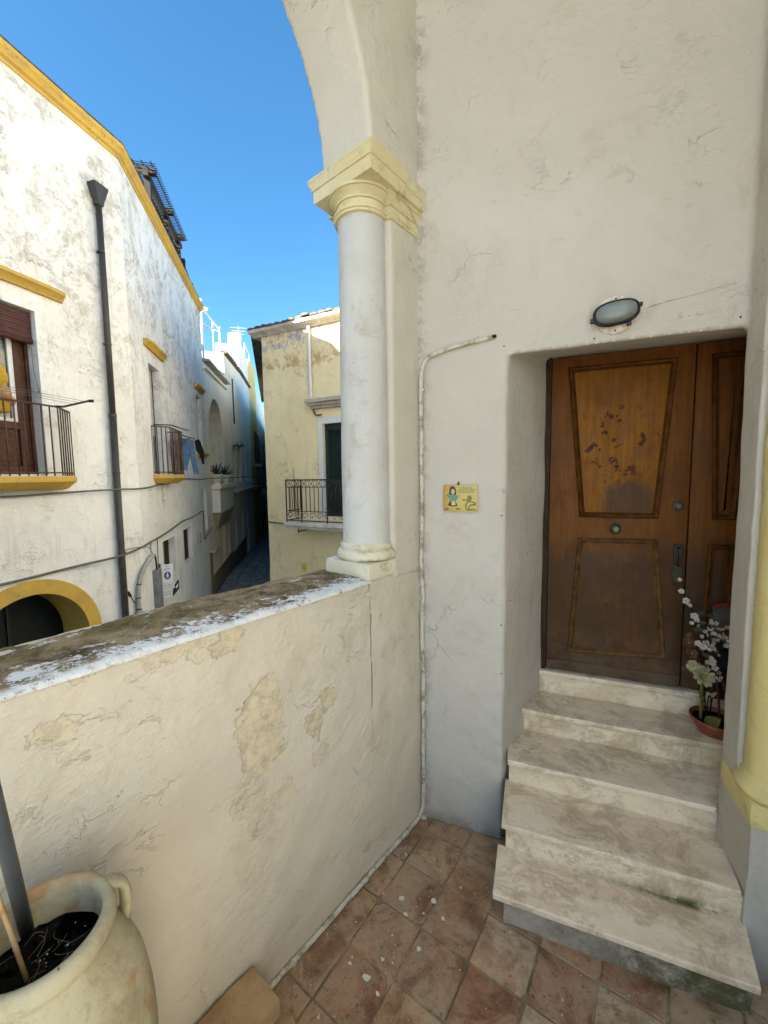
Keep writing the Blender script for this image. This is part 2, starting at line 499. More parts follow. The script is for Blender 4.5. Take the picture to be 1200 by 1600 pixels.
# ================================================================== terrace floor
s = NT('floor_mortar', .95, .1)
col = s.mix(s.ss(s.noise(9, 8, .7), .35, .65), (.24, .185, .125), (.40, .31, .215))
gz = s.ss(s.dot(s.off(s.pos, tuple(-c for c in HW.o)), tuple(HW.ey)), .42, .60)
col = s.mix(s.m_('MULTIPLY', s.ss(s.noise(4, 6), .48, .6), .6), col, (.075, .09, .03))
M_mortar = s.done(col, s.noise(60, 5), .004, .8)
def tile_mat(name, a, b, dust):
    s = NT(name, .82, .25)
    P = s.pos
    rnd = s.n('ShaderNodeObjectInfo').outputs['Random']
    base = s.mix(rnd, a, b)
    col = s.mix(s.ss(s.noise(9, 9, .72, .6), .36, .66), tuple(c * .55 for c in a), base)
    col = s.mix(s.m_('MULTIPLY', s.ss(s.noise(4.5, 10, .75, .8), .40, .62), .8), col, dust)
    col = s.mix(s.m_('MULTIPLY', s.ss(s.noise(38, 8, .8, .2), .56, .66), .6), col, (.055, .035, .022))
    col = s.mix(s.m_('MULTIPLY', s.ss(s.voro(90), .16, .05), s.ss(s.noise(5, 4), .5, .62)), col, (.52, .46, .38))
    h = s.m_('ADD', s.m_('MULTIPLY', s.noise(12, 6, .7), 1.0), s.m_('MULTIPLY', s.noise(70, 6, .7), .3))
    return s.done(col, h, .006, .9, s.ss(s.noise(20, 5), .3, .7, .55, .9))
M_tiles = [tile_mat('tile_brown', (.37, .21, .115), (.43, .255, .148), (.42, .31, .205)),
           tile_mat('tile_red', (.34, .165, .092), (.39, .20, .115), (.41, .295, .19)),
           tile_mat('tile_buff', (.50, .335, .20), (.55, .39, .245), (.53, .42, .30)),
           tile_mat('tile_tan', (.41, .245, .13), (.47, .29, .165), (.46, .345, .225))]
floor = bpy.data.objects.new('terrace_floor', None)
C.objects.link(floor); floor.location = HW(.4, .8, 0); ROOT[floor.name] = V(floor.location)
tag(floor, kind='structure')
mb = MB()
mb.plan(HW, [(-2.9, -.02), (1.36, -.02), (4.2, -.02), (4.2, 5.0), (-2.9, 5.0)], STREET - .3, -.006)
fl = bpy.data.objects
build('mortar_bed', mb, M_mortar, floor)
def clip(poly, fn):
    out = []
    for i, p in enumerate(poly):
        q = poly[(i + 1) % len(poly)]
        a, b = fn(p), fn(q)
        if a >= 0: out.append(p)
        if (a >= 0) != (b >= 0):
            t = a / (a - b)
            out.append((p[0] + (q[0] - p[0]) * t, p[1] + (q[1] - p[1]) * t))
    return out
U1, U2, T0, PITCHT = (.972, .235), (-.235, .972), (.367, .603), .2145
def hw2o(p):                                  # how far inside the parapet's inner face
    q = HW(p[0], p[1], 0) - FA.o
    return -q.dot(FA.ey)
PAL = {0: 0}
r2 = random.Random(21)
for i in range(-9, 9):
    for j in range(-4, 9):
        g = .0035
        q = [(i + g / PITCHT, j + g / PITCHT), (i + 1 - g / PITCHT, j + g / PITCHT), (i + 1 - g / PITCHT, j + 1 - g / PITCHT), (i + g / PITCHT, j + 1 - g / PITCHT)]
        q = [(a + r2.uniform(-.012, .012), b + r2.uniform(-.012, .012)) for a, b in q]
        poly = [(T0[0] + PITCHT * (a * U1[0] + b * U2[0]), T0[1] + PITCHT * (a * U1[1] + b * U2[1])) for a, b in q]
        poly = clip(poly, lambda p: hw2o(p) - .006)
        if poly: poly = clip(poly, lambda p: p[1] - .006)
        if len(poly) < 3: continue
        cx = sum(p[0] for p in poly) / len(poly); cy = sum(p[1] for p in poly) / len(poly)
        if not (-1.1 < cx < 1.75 and cy < 1.25) or (cx > .5 and cy < .28): continue
        ar = abs(sum(poly[k][0] * poly[(k + 1) % len(poly)][1] - poly[(k + 1) % len(poly)][0] * poly[k][1] for k in range(len(poly)))) / 2
        if ar < .0012: continue
        # small chips off the corners
        if len(poly) == 4 and r2.random() < .8:
            k = r2.randrange(4); p = poly[k]; a = poly[k - 1]; b = poly[(k + 1) % 4]; f1, f2 = r2.uniform(.05, .16), r2.uniform(.05, .16)
            poly[k:k + 1] = [(p[0] + (a[0] - p[0]) * f1, p[1] + (a[1] - p[1]) * f1), (p[0] + (b[0] - p[0]) * f2, p[1] + (b[1] - p[1]) * f2)]
        mb = MB()
        top = r2.uniform(-.0015, .002)
        mb.plan(HW, poly, -.02, top)
        mb.bevel(.004, 1, 50)
        tx, ty = r2.uniform(-.012, .012), r2.uniform(-.012, .012)
        for v in mb.bm.verts:
            if v.co.z > -.01:
                d = v.co - HW(cx, cy, 0)
                v.co.z += d.x * tx + d.y * ty
        right = cx > .36
        if right:
            k = r2.choice([2, 2, 3, 1, 3, 2])
        else:
            k = r2.choice([0, 0, 3, 0, 1])
        if abs(cx - .62) < .1 and abs(cy - .52) < .1: k = 1
        build('floor_tile', mb, M_tiles[k], floor)

# flakes of paint
s = NT('paint_flake', .9, .2); M_flake = s.done(s.mix(s.noise(30), (.60, .56, .48), (.76, .73, .66)))
def flake(c, r, rnd):
    mb = MB()
    n = rnd.randint(6, 8); a0 = rnd.random() * 6
    pts = [(c[0] + r * rnd.uniform(.55, 1.1) * math.cos(a0 + 2 * PI * k / n), c[1] + r * rnd.uniform(.45, .9) * math.sin(a0 + 2 * PI * k / n)) for k in range(n)]
    mb.plan(HW, pts, .0045, .0075)
    tl = rnd.uniform(-.25, .25), rnd.uniform(-.25, .25)
    for v in mb.bm.verts:
        d = v.co - HW(c[0], c[1], 0)
        v.co.z += abs(d.x * tl[0]) + abs(d.y * tl[1])
    return mb
FLK = ['flake of white paint nearest the parapet wall, mid floor', 'larger jagged white paint flake left of the bottom step', 'round white paint chip between the two largest upper flakes',
       'oval white paint flake closest to the bottom step', 'pale pitted paint flake in the middle of the central tile', 'small white paint chip right above the largest lower flake',
       'largest torn white paint flake on the lower tiles', 'small white paint chip below the largest lower flake', 'small white paint chip nearest the parapet conduit', 'white scrap of plaster tucked in the wall corner by the conduit foot']
rf = random.Random(5)
for lab_, (cx, cy, r) in zip(FLK, [(.048, .475, .016), (.183, .439, .017), (.085, .532, .012), (.239, .493, .011), (.174, .637, .012), (.052, .722, .010), (.014, .798, .020), (.074, .828, .010), (-.062, .779, .009), (.02, .02, .022)]):
    tag(single('paint_flake', flake((cx, cy), r, rf), M_flake), lab_, 'paint flake', 'flakes of paint fallen on the floor tiles')
mb = MB()
for k in range(230):
    if rf.random() < .6: cx, cy = rf.gauss(.03, .13), rf.gauss(.55, .30)
    else: cx, cy = rf.uniform(-.3, 1.2), rf.uniform(.03, 1.1)
    if hw2o((cx, cy)) < .02 or cy < .02 or (cx > .46 and cy < .44): continue
    r = .0011 + .0045 * rf.random() ** 3; n = 5; a0 = rf.random() * 6
    mb.plan(HW, [(cx + r * rf.uniform(.6, 1.1) * math.cos(a0 + 2 * PI * q / n), cy + r * rf.uniform(.5, 1) * math.sin(a0 + 2 * PI * q / n)) for q in range(n)], .003, .0055)
tag(build('paint_crumbs', mb, M_flake), kind='stuff')

# ================================================================== the house with the doorway
house = thing('terrace_house', HW(.8, -.2, 0), 'whitewashed house with the brown door, round arch and engaged column on the terrace', 'house')
mb = MB()
mb.plan(HW, [(-.3, 0), (.432, 0), (.612, -.5), (.612, -.62), (-.3, -.62)], -.2, 5.1)
mb.plan(HW, [(1.335, 0), (1.545, -.5), (1.545, -.62), (2.4, -.62), (2.4, .15), (1.335, .15)], -.2, 5.1)
mb.plan(HW, [(1.335, .05), (1.95, .05), (1.95, .28), (1.335, .28)], -.2, .6)
mb.loft([[HW(x, y, z) for y, z in [(0, 2.462), (0, 5.1), (-.62, 5.1), (-.62, 2.55), (-.5, 2.55)]] for x in (.2, 1.8)])
wall = build('wall', mb, M_wall, house)
remesh(wall, .0125, .005, 3.0, 2)
mb = MB()
mb.box(FA, -.22, .10, 0.0, .30, 1.40, 3.4)
pts = [(.06, 3.26), (-.345, 3.26)]
for k in range(41):
    a = PI * k / 40
    pts.append((-1.215 + .87 * math.cos(a), 3.31 + .87 * math.sin(a)))
pts += [(-2.085, 3.26), (-2.45, 3.26), (-2.45, 5.1), (.06, 5.1)]
mb.prism(FA, pts, 0, .30)
mb.box(FA, -2.45, -2.085, 0, .30, -.2, 3.4)
arch = build('arch', mb, M_pier, house)
remesh(arch, .0125, .003, 3.0, 3)

colm = MB()
prof = [(.119 - .007 * max(0, (z - 1.57) / 1.5) ** 1.4, z) for z in [1.55 + 1.52 * k / 50 for k in range(51)]]
c0 = FA(-.262, .135, 0)
colm.lathe(c0, prof, 56, False)
for v in colm.bm.verts:
    v.co += V((v.co.x - c0.x, v.co.y - c0.y, 0)) * (noise.fractal(v.co * 4, .8, 2, 3) * .028)
column = build('column', colm, M_colw, house, True)
# base torus and plinth
mb = MB()
tor = [(.115, 1.497)] + [(.128 + .021 * math.cos(t), 1.524 + .026 * math.sin(t)) for t in [(-PI / 2) + PI * k / 8 for k in range(9)]] + [(.132, 1.556), (.132, 1.572), (.118, 1.582)]
mb.lathe(c0, tor, 48, False)
mb.noise(.003, 9)
build('base_moulding', mb, M_plinth, column, True)
mb = MB()
mb.box(FA, -.408, -.205, -.006, .285, 1.425, 1.499).bevel(.006, 2).cuts(.03).noise(.004, 9)
build('plinth', mb, M_plinth, column, 45)
# capital: round mouldings, square abacus, and the cap of the pier behind
def offs(pf): return pf
CAPP = [(a, 3.062 + (z - 3.010) * .68) for a, z in [(.000, 3.010), (.013, 3.013), (.016, 3.024), (.011, 3.031), (.017, 3.034), (.019, 3.046), (.008, 3.051), (.002, 3.056), (.002, 3.098), (.011, 3.100), (.012, 3.110), (.004, 3.112), (.010, 3.122), (.022, 3.138), (.033, 3.149), (.029, 3.152), (.037, 3.154), (.038, 3.168), (.034, 3.172)]]
mb = MB()
mb.lathe(c0, [(.108, 3.055)] + [(.112 + a, z) for a, z in CAPP] + [(.10, 3.185)], 56, False)
ABP = [(-.002, 3.170), (.0, 3.174), (.0, 3.222), (.007, 3.224), (.006, 3.231), (.012, 3.240), (.016, 3.256), (.018, 3.258), (.018, 3.270), (-.02, 3.274)]
mb.loft([[FA(x, y, z) for x, y in [(-.398 - a, -.046 - a), (-.16, -.046 - a), (-.16, .312 + a), (-.398 - a, .312 + a)]] for a, z in ABP])
mb.noise(.0012, 11)
build('capital', mb, M_capital, column, 28)
mb = MB()
PCP = CAPP + [(.030, 3.174), (.030, 3.179), (.052, 3.182), (.052, 3.222), (.059, 3.224), (.056, 3.231), (.063, 3.242), (.068, 3.256), (.071, 3.258), (.071, 3.270), (.0, 3.276)]
mb.loft([[FA(x, y, z) for x, y in [(-.222 - a * .75, -.003 - a * .62), (.09, -.003 - a * .62), (.09, .302 + a), (-.222 - a * .75, .302 + a)]] for a, z in PCP])
mb.cuts(.05).noise(.0012, 11)
build('pier_cap', mb, M_capital, column, 28)

# the yellow column at the right edge
c1 = HW(1.446, .192, 0)
mb = MB()
mb.lathe(c1, [(.100, z) for z in [.70 + 4.4 * k / 60 for k in range(61)]], 40, False)
mb.noise(.003, 5)
yc = build('column', mb, M_yelcol, house, True)
mb = MB()
mb.lathe(c1, [(.098, .690), (.126, .696), (.132, .715), (.128, .735), (.112, .742), (.112, .755), (.098, .768)], 40, False)
mb.noise(.003, 9)
build('base_moulding', mb, M_yelcol, yc, True)
mb = MB()
mb.box(HW, 1.328, 1.62, .03, .287, .598, .694).bevel(.012, 2).cuts(.03).noise(.006, 8)
build('plinth', mb, M_yelcol, yc, 45)

# unseen upper storeys, right wing and terrace ceiling, shaped to block and bounce light
mb = MB()
mb.plan(HW, [(-.35, .3), (-.35, -3.2), (7.0, -3.2), (7.0, 3.4), (1.75, 3.4), (1.75, .3)], 5.1, 9.8)
mb.box(HW, 1.95, 7.0, .0, 3.4, -1.9, 5.1)
mb.box(HW, 1.62, 7.0, .75, 3.4, -1.9, 5.1)
mb.box(HW, 2.4, 7.0, -3.2, 0, -1.9, 5.1)
mb.plan(FA, [(-2.45, .30), (-2.45, -4.3), (1.3, -4.3), (1.3, .30)], 5.1, 5.4)
mb.box(HW, -.3, 2.4, -3.2, -.64, -1.9, 5.1)
build('unseen_upper_mass', mb, M_far_w, house)

# ------------------------------------------------------------------ door
def door_mat(name, wood_a, wood_b):
    s = NT(name, .6, .2)
    P = s.pos
    rel = s.off(P, tuple(-c for c in HW.o))
    xw = s.dot(rel, tuple(HW.ex)); zw = s.sep(P)[2]
    gr = s.scale(s.comb(xw, zw, 0.0), 1, .06, 1)
    grain = s.noise(42, 8, .7, .3, gr)
    col = s.mix(s.ss(grain, .3, .7), wood_a, wood_b)
    big = s.noise(2.3, 8, .7, .5)
    col = s.mix(s.m_('MULTIPLY', s.ss(big, .40, .68), .6), col, (.075, .030, .009))
    # worn brown area low on the leaf and around the panel foot
    wz = s.m_('MULTIPLY', s.ss(zw, 1.60, 1.38), s.ss(s.noise(4, 9, .75, .7), .27, .52))
    col = s.mix(s.m_('MULTIPLY', wz, .85), col, (.060, .033, .016))
    d = s.n('ShaderNodeVectorMath', operation='LENGTH')
    wob = s.off(s.scale(s.noise(12, 8, .75, .3, None, True), .22, .30, 0), (-.11, -.15, 0))
    pc = s.off(s.comb(xw, zw, 0.0), wob)
    s.link(s.scale(s.off(pc, (-1.03, -1.74, 0)), 1 / .15, 1 / .13, 0), d.inputs[0])
    col = s.mix(s.m_('MULTIPLY', s.ss(d.outputs['Value'], 1.1, .6), .75), col, (.055, .036, .024))
    # chips in the paint about the middle of the upper panel
    d2 = s.n('ShaderNodeVectorMath', operation='LENGTH')
    s.link(s.scale(s.off(s.comb(xw, zw, 0.0), (-.97, -2.06, 0)), 1 / .26, 1 / .30, 0), d2.inputs[0])
    zone = s.ss(d2.outputs['Value'], 1.1, .45)
    chip = s.ss(s.m_('ADD', s.noise(17, 5, .62, .8), s.m_('MULTIPLY', zone, .115)), .685, .70)
    col = s.mix(s.m_('MULTIPLY', chip, s.m_('MULTIPLY', zone, .95)), col, (.05, .018, .009))
    chip2 = s.ss(s.noise(50, 6, .7, .4), .655, .69)
    col = s.mix(s.m_('MULTIPLY', chip2, .8), col, (.045, .018, .008))
    dirt = s.ss(zw, 1.15, .78)
    col = s.mix(s.m_('MULTIPLY', s.m_('MULTIPLY', dirt, s.ss(s.noise(7, 9, .75), .33, .6)), .6), col, (.13, .10, .07))
    hh = s.m_('SUBTRACT', s.m_('MULTIPLY', grain, .5), s.m_('MULTIPLY', s.m_('MULTIPLY', chip, zone), .7))
    return s.done(col, hh, .004, .8, s.ss(s.noise(18, 5), .3, .7, .45, .75))
M_door = door_mat('old_varnished_door', (.120, .040, .006), (.185, .066, .008))
M_door2 = door_mat('golden_worn_varnish', (.175, .064, .006), (.27, .105, .009))
M_dmould = flat('door_moulding_wood', (.115, .040, .005), .6, 0, .15, .55, 18)
M_dmould2 = flat('highlight_moulding_wood', (.150, .072, .022), .6, 0, .2, .55, 22)
M_brass = flat('tarnished_brass', (.16, .13, .085), .4, .7, .5, .4, 25)
M_jamb = flat('dark_door_frame', (.045, .024, .012), .7, 0, .2, .5, 14)

def inset(poly, d):
    n = len(poly); out = []
    cx = sum(p[0] for p in poly) / n; cz = sum(p[1] for p in poly) / n
    L = []
    for i in range(n):
        a, b = V(poly[i]), V(poly[(i + 1) % n])
        t = (b - a).normalized(); nn = V((-t.y, t.x))
        if nn.dot(V((cx, cz)) - a) < 0: nn = -nn
        L.append((a + nn * d, t))
    for i in range(n):
        (p, t), (q, u) = L[i - 1], L[i]
        den = t.x * u.y - t.y * u.x
        k = ((q.x - p.x) * u.y - (q.y - p.y) * u.x) / den
        out.append((p.x + t.x * k, p.y + t.y * k))
    return out
def door_leaf(x0, x1, z0, z1, panels, yf=-.5):
    mb = MB()
    mb.box(HW, x0, x1, yf - .045, yf, z0, z1).bevel(.004, 2)
    leaf = build('door_leaf', mb, M_door, house, 40)
    for pn in panels:
        mb = MB()
        prof = [(0, .000), (.002, .013), (.009, .019), (.016, .013), (.021, .001), (.025, .005), (.030, .000)]
        mb.loft([[HW(x, yf + h, z) for x, z in inset(pn, d_)] for d_, h in prof], False)
        # highlight on the lower panel's moulding is put into a paler colour
        build('moulding', mb, M_dmould2 if pn[0][1] < 1.6 and x0 < 1.0 else M_dmould, leaf, 60)
        mb = MB()
        q = inset(pn, .030)
        mb.loft([[HW(x, yf - .01, z) for x, z in q], [HW(x, yf + .0005, z) for x, z in q], [HW(x, yf + .007, z) for x, z in inset(pn, .055)]], True)
        build('panel', mb, M_door2 if pn[0][1] > 2 and x0 < 1 else M_door, leaf, 60)
    return leaf
p1 = [(.722, 2.487), (1.237, 2.486), (1.180, 1.653), (.799, 1.652)]
p2 = [(.795, 1.535), (1.181, 1.540), (1.245, .885), (.751, .855)]
leaf = door_leaf(.640, 1.3125, .737, 2.545, [p1, p2])
mb = MB(); mb.box(HW, .642, 1.310, -.502, -.494, .74, .80).bevel(.002, 1)
build('kick_rail', mb, M_door, leaf, 40)
leaf2 = door_leaf(1.3190, 1.60, .737, 2.545, [[(1.376, 2.487), (1.535, 2.487), (1.512, 1.653), (1.415, 1.653)], [(1.404, 1.526), (1.515, 1.526), (1.53, .90), (1.392, .90)]])
mb = MB(); mb.box(HW, .60, .638, -.56, -.492, .73, 2.56).bevel(.004, 2).cuts(.08).noise(.004, 8)
build('door_frame', mb, M_jamb, house, 40)
mb = MB(); mb.box(HW, .60, 1.62, -.60, -.546, .72, 2.60)
build('shade_backing', mb, M_shade, house)  # black sheet behind the leaves, shade painted into the gaps
def disc_lathe(mb, c, prof, n=24):            # lathe about the wall's normal
    loops = []
    for r, y in prof:
        loops.append([HW(c[0] + r * math.cos(2 * PI * k / n), -.5 + y, c[1] + r * math.sin(2 * PI * k / n)) for k in range(n)])
    mb.loft(loops, True)
    return mb
mb = disc_lathe(MB(), (.980, 1.592), [(.030, 0), (.030, .004), (.020, .008), (.012, .012), (.012, .026), (.021, .030), (.025, .040), (.021, .050), (.010, .054)])
build('door_knob', mb, M_brass, leaf, True)
mb = disc_lathe(MB(), (1.268, 1.722), [(.020, 0), (.020, .004), (.013, .009), (.012, .014), (.006, .015)])
build('lock_cylinder', mb, flat('dull_steel', (.14, .125, .10), .5, .7, .5, .3, 30), leaf, 40)
mb = disc_lathe(MB(), (1.268, 1.722), [(.027, 0), (.027, .0025), (.02, .003)])
build('lock_rosette', mb, M_black, leaf, 40)
mb = MB()
mb.prism(HW, [(1.256, 1.52), (1.296, 1.52), (1.300, 1.47), (1.290, 1.43), (1.264, 1.43), (1.254, 1.47)], -.5, -.492).bevel(.002, 1)
mb.tube([HW(1.277, -.492, 1.50), HW(1.277, -.462, 1.495), HW(1.277, -.455, 1.46), HW(1.277, -.462, 1.42), HW(1.277, -.49, 1.405)], .007, 8)
build('door_pull', mb, flat('old_iron_handle', (.05, .04, .028), .6, .3, .4, .4, 25), leaf, 40)
mb = MB()
mb.prism(HW, [(1.258, 1.41), (1.296, 1.41), (1.304, 1.36), (1.294, 1.31), (1.262, 1.31), (1.252, 1.36)], -.5, -.491).bevel(.003, 1)
build('keyhole_plate', mb, flat('dull_olive_metal', (.075, .065, .035), .6, .4, .4, .4, 25), leaf, 40)
mb = MB()
for dx in (0, .07):
    mb.prism(HW, [(1.0 - .028 + dx * 0, 2.005), (1.03, 2.005), (1.03, 1.965), (1.0 - .028, 1.965)], -.4965, -.4945)
    break
build('door_smear', mb, flat('worn_grey_paint', (.075, .046, .02), .7, 0, .3, .5, 25), leaf, 40)  # thin sheet standing for a grey-brown smear on the upper panel

# ================================================================== stone steps
def travertine(name, a, b, vein):
    s = NT(name, .55, .35)
    P = s.pos
    rel = s.off(P, tuple(-c for c in HW.o))
    xw, yw, zw = s.dot(rel, tuple(HW.ex)), s.dot(rel, tuple(HW.ey)), s.sep(P)[2]
    uv = s.comb(s.m_('MULTIPLY', xw, .8), s.m_('MULTIPLY', yw, 3.4), s.m_('MULTIPLY', zw, 2.2))
    uvd = s.off(uv, s.scale(s.noise(2.2, 5, .6, 0, None, True), .9, .9, .9))
    v1 = s.noise(2.0, 10, .68, .8, uvd)
    col = s.mix(s.ss(v1, .34, .62), a, b)
    v2 = s.m_('ABSOLUTE', s.m_('SUBTRACT', s.noise(1.6, 6, .6, .9, uvd), .5))
    col = s.mix(s.m_('MULTIPLY', s.ss(v2, .030, .0), s.m_('MULTIPLY', s.ss(s.noise(3, 4), .38, .62), .55)), col, vein)
    col = s.mix(s.m_('MULTIPLY', s.ss(s.noise(5, 11, .78, .5), .45, .64), .7), col, tuple(c * k_ for c, k_ in zip(a, (.62, .58, .50))))
    col = s.mix(s.m_('MULTIPLY', s.ss(s.noise(60, 6, .7), .62, .68), .5), col, (.16, .12, .08))
    # green growth at the foot of the risers on the right
    gm = s.m_('MULTIPLY', s.ss(xw, .75, 1.25), s.ss(s.noise(8, 8, .75), .44, .60))
    low = s.m_('MULTIPLY', s.ss(zw, .240, .205), s.ss(yw, .285, .262))
    col = s.mix(s.m_('MULTIPLY', s.m_('MULTIPLY', gm, low), s.ss(yw, .47, .43)), col, (.10, .105, .025))
    h = s.m_('ADD', s.m_('MULTIPLY', s.noise(6, 4), 1.0), s.m_('MULTIPLY', s.noise(50, 6, .7), .25))
    return s.done(col, h, .007, .9, s.ss(s.noise(9, 5), .3, .7, .42, .8))
M_trav = travertine('travertine_tread', (.73, .575, .405), (.86, .73, .555), (.46, .35, .23))
M_trav2 = travertine('travertine_riser', (.73, .58, .39), (.85, .72, .525), (.45, .35, .22))
s = NT('mossy_mortar_block', .95, .1)
rel = s.off(s.pos, tuple(-c for c in HW.o)); xw = s.dot(rel, tuple(HW.ex))
col = s.mix(s.ss(s.noise(7, 9, .75), .35, .65), (.30, .265, .21), (.50, .44, .36))
col = s.mix(s.m_('MULTIPLY', s.m_('MULTIPLY', s.ss(xw, .70, 1.05), s.ss(s.noise(6, 9, .8, .4), .36, .58)), .85), col, (.085, .085, .02))
col = s.mix(s.ss(s.noise(18, 6, .7), .64, .69), col, (.03, .03, .015))
M_block = s.done(col, s.m_('ADD', s.noise(8, 5), s.m_('MULTIPLY', s.noise(45, 6, .7), .5)), .01, .9)

steps = thing('stone_steps', HW(.85, .2, 0), 'flight of worn travertine steps climbing to the brown door', 'steps')
def slab(name, poly, z0, z1, mat, bv=.006):
    mb = MB()
    mb.plan(HW, poly, z0, z1).bevel(bv, 3).cuts(.12).noise(.0016, 4)
    return build(name, mb, mat, steps, 40)
mb = MB(); mb.plan(HW, [(.478, -.1), (1.318, -.1), (1.318, .418), (.480, .408)], -.02, .171).bevel(.008, 2).cuts(.04).noise(.007, 9)
build('base_block', mb, M_block, steps, 40)
slab('tread', [(.440, .245), (1.352, .245), (1.306, .492), (.443, .486)], .172, .200, M_trav)
slab('riser', [(.475, -.2), (1.36, -.2), (1.345, .258), (.475, .254)], .1995, .301, M_trav2, .003)
slab('tread', [(.45, -.02), (1.35, -.02), (1.327, .275), (.457, .275)], .302, .330, M_trav)
slab('riser', [(.468, -.3), (1.48, -.3), (1.36, .000), (.468, -.004)], .3295, .431, M_trav2, .003)
slab('tread', [(.44, -.29), (1.475, -.29), (1.342, .0), (1.325, .022), (.462, .022)], .432, .460, M_trav)
slab('riser', [(.45, -.5), (1.60, -.5), (1.60, -.268), (.45, -.268)], .4595, .561, M_trav2, .003)
slab('tread', [(.45, -.52), (1.60, -.52), (1.60, -.248), (.45, -.248)], .562, .590, M_trav)
slab('riser', [(.50, -.6), (1.62, -.6), (1.62, -.487), (.50, -.487)], .5895, .697, M_trav2, .003)
slab('tread', [(.50, -.60), (1.62, -.60), (1.62, -.472), (.50, -.472)], .698, .7265, M_trav)

# ================================================================== parapet
par = thing('parapet_wall', FA(-1.5, .17, 0), 'peeling whitewashed parapet wall with mossy top along the terrace', 'wall')
mb = MB()
mb.box(FA, -3.2, -.39, .001, .348, STREET - .2, 1.425)
mb.box(FA, -.40, .08, .001, .345, STREET - .2, 1.437)
pw = build('wall', mb, M_parapet, par)
remesh(pw, .015, .007, 3.0, 2)
s = NT('mossy_coping', .95, .15)
P = s.pos
rel = s.off(P, tuple(-c for c in FA.o))
oy, ax = s.dot(rel, tuple(FA.ey)), s.dot(rel, tuple(FA.ex))
uv = s.comb(s.m_('MULTIPLY', ax, .55), oy, 0.0)
n1 = s.noise(7, 12, .78, .5, uv)
moss = s.mix(s.ss(s.noise(9, 10, .78, .3), .34, .62), (.085, .062, .032), (.35, .265, .155))
moss = s.mix(s.m_('MULTIPLY', s.ss(s.noise(3, 6, .6), .52, .62), .6), moss, (.14, .11, .035))
moss = s.mix(s.ss(s.noise(40, 8, .75), .60, .68), moss, (.46, .43, .38))
white = (.80, .80, .79)
edge = s.m_('SUBTRACT', s.m_('ADD', s.m_('MULTIPLY', n1, 2.0), s.m_('MULTIPLY', s.noise(30, 10, .85, .3), 2.4)), s.m_('MULTIPLY', s.ss(oy, -.03, .30), 1.0))
wm = s.ss(edge, 2.02, 2.22)
wm = s.m_('MAXIMUM', wm, s.m_('MULTIPLY', s.m_('MULTIPLY', s.ss(oy, .026, .004), s.ss(s.noise(24, 8, .8), .36, .50)), .94))
wm2 = s.m_('MULTIPLY', s.ss(s.noise(13, 12, .82, .3, uv), .585, .64), .75)
col = s.mix(s.m_('MAXIMUM', wm, wm2), moss, white)
M_moss = s.done(col, s.m_('ADD', s.noise(9, 8, .7), s.m_('MULTIPLY', s.noise(60, 8, .75), .5)), .014, 1.0)
mb = MB()
nx, ny = 190, 26
rows = []
for i in range(nx + 1):
    x = -3.2 + (3.2 - .385) * i / nx
    row = []
    for j in range(ny + 1):
        t = j / ny
        y = -.004 + t * .362
        p = FA(x, y, 0)
        h = 1.425 + .012 * max(0, math.sin(PI * t)) ** .5 + noise.fractal(p * 9, .8, 2, 4) * .007 + noise.noise(p * 2.2) * .008
        e = min(t, 1 - t)
        if e < .04: h -= (.04 - e) / .04 * .006
        p = FA(x, y + (noise.noise(p * 6) * .010 + noise.noise(p * 23) * .005) * (1 if t > .5 else .5), h)
        row.append(p)
    row = [V((row[0].x, row[0].y, 1.412))] + row + [V((row[-1].x, row[-1].y, 1.37))]
    rows.append([mb.bm.verts.new(p) for p in row])
for a_, b_ in zip(rows, rows[1:]):
    for j in range(len(a_) - 1):
        mb.face((a_[j], a_[j + 1], b_[j + 1], b_[j]))
build('coping', mb, M_moss, par, True)

# ================================================================== things on and by the walls
def smoothpath(pts, k=4):
    pts = [V(p) for p in pts]
    out = []
    for i in range(len(pts) - 1):
        p0, p1, p2, p3 = pts[max(i - 1, 0)], pts[i], pts[i + 1], pts[min(i + 2, len(pts) - 1)]
        for j in range(k):
            t = j / k
            out.append(0.5 * ((2 * p1) + (p2 - p0) * t + (2 * p0 - 5 * p1 + 4 * p2 - p3) * t * t + (3 * p1 - p0 - 3 * p2 + p3) * t ** 3))
    out.append(pts[-1])
    return out
s = NT('painted_conduit', .8, .25)
col = s.mix(s.ss(s.noise(14, 8, .75), .46, .64), (.60, .55, .455), (.28, .23, .16))
M_cond = s.done(col, s.noise(40, 5), .002, .8)
cond = thing('cable_conduit', FA(-.4, -.02, 0), 'white painted cable conduit running down the wall corner and along the parapet foot', 'conduit')
path = [HW(.374, .008, 2.548), HW(.28, .013, 2.537), HW(.17, .013, 2.520), HW(.085, .014, 2.500), HW(.045, .016, 2.478), HW(.026, .018, 2.43), HW(.019, .018, 2.37)]
zz = 2.25
rc = random.Random(3)
while zz > .15:
    path.append(HW(.019 + rc.uniform(-.004, .005), .017, zz)); zz -= .14
path += [HW(.018, .020, .10), FA(-.014, -.015, .05), FA(-.04, -.013, .022), FA(-.08, -.012, .014)]
aa = -.18
while aa > -1.03:
    path.append(FA(aa, -.012 + rc.uniform(-.002, .002), .013 + rc.uniform(0, .002))); aa -= .11
path.append(FA(-1.06, -.012, .013))
build('pipe', MB().tube(smoothpath(path, 5), .0105, 10), M_cond, cond, True)
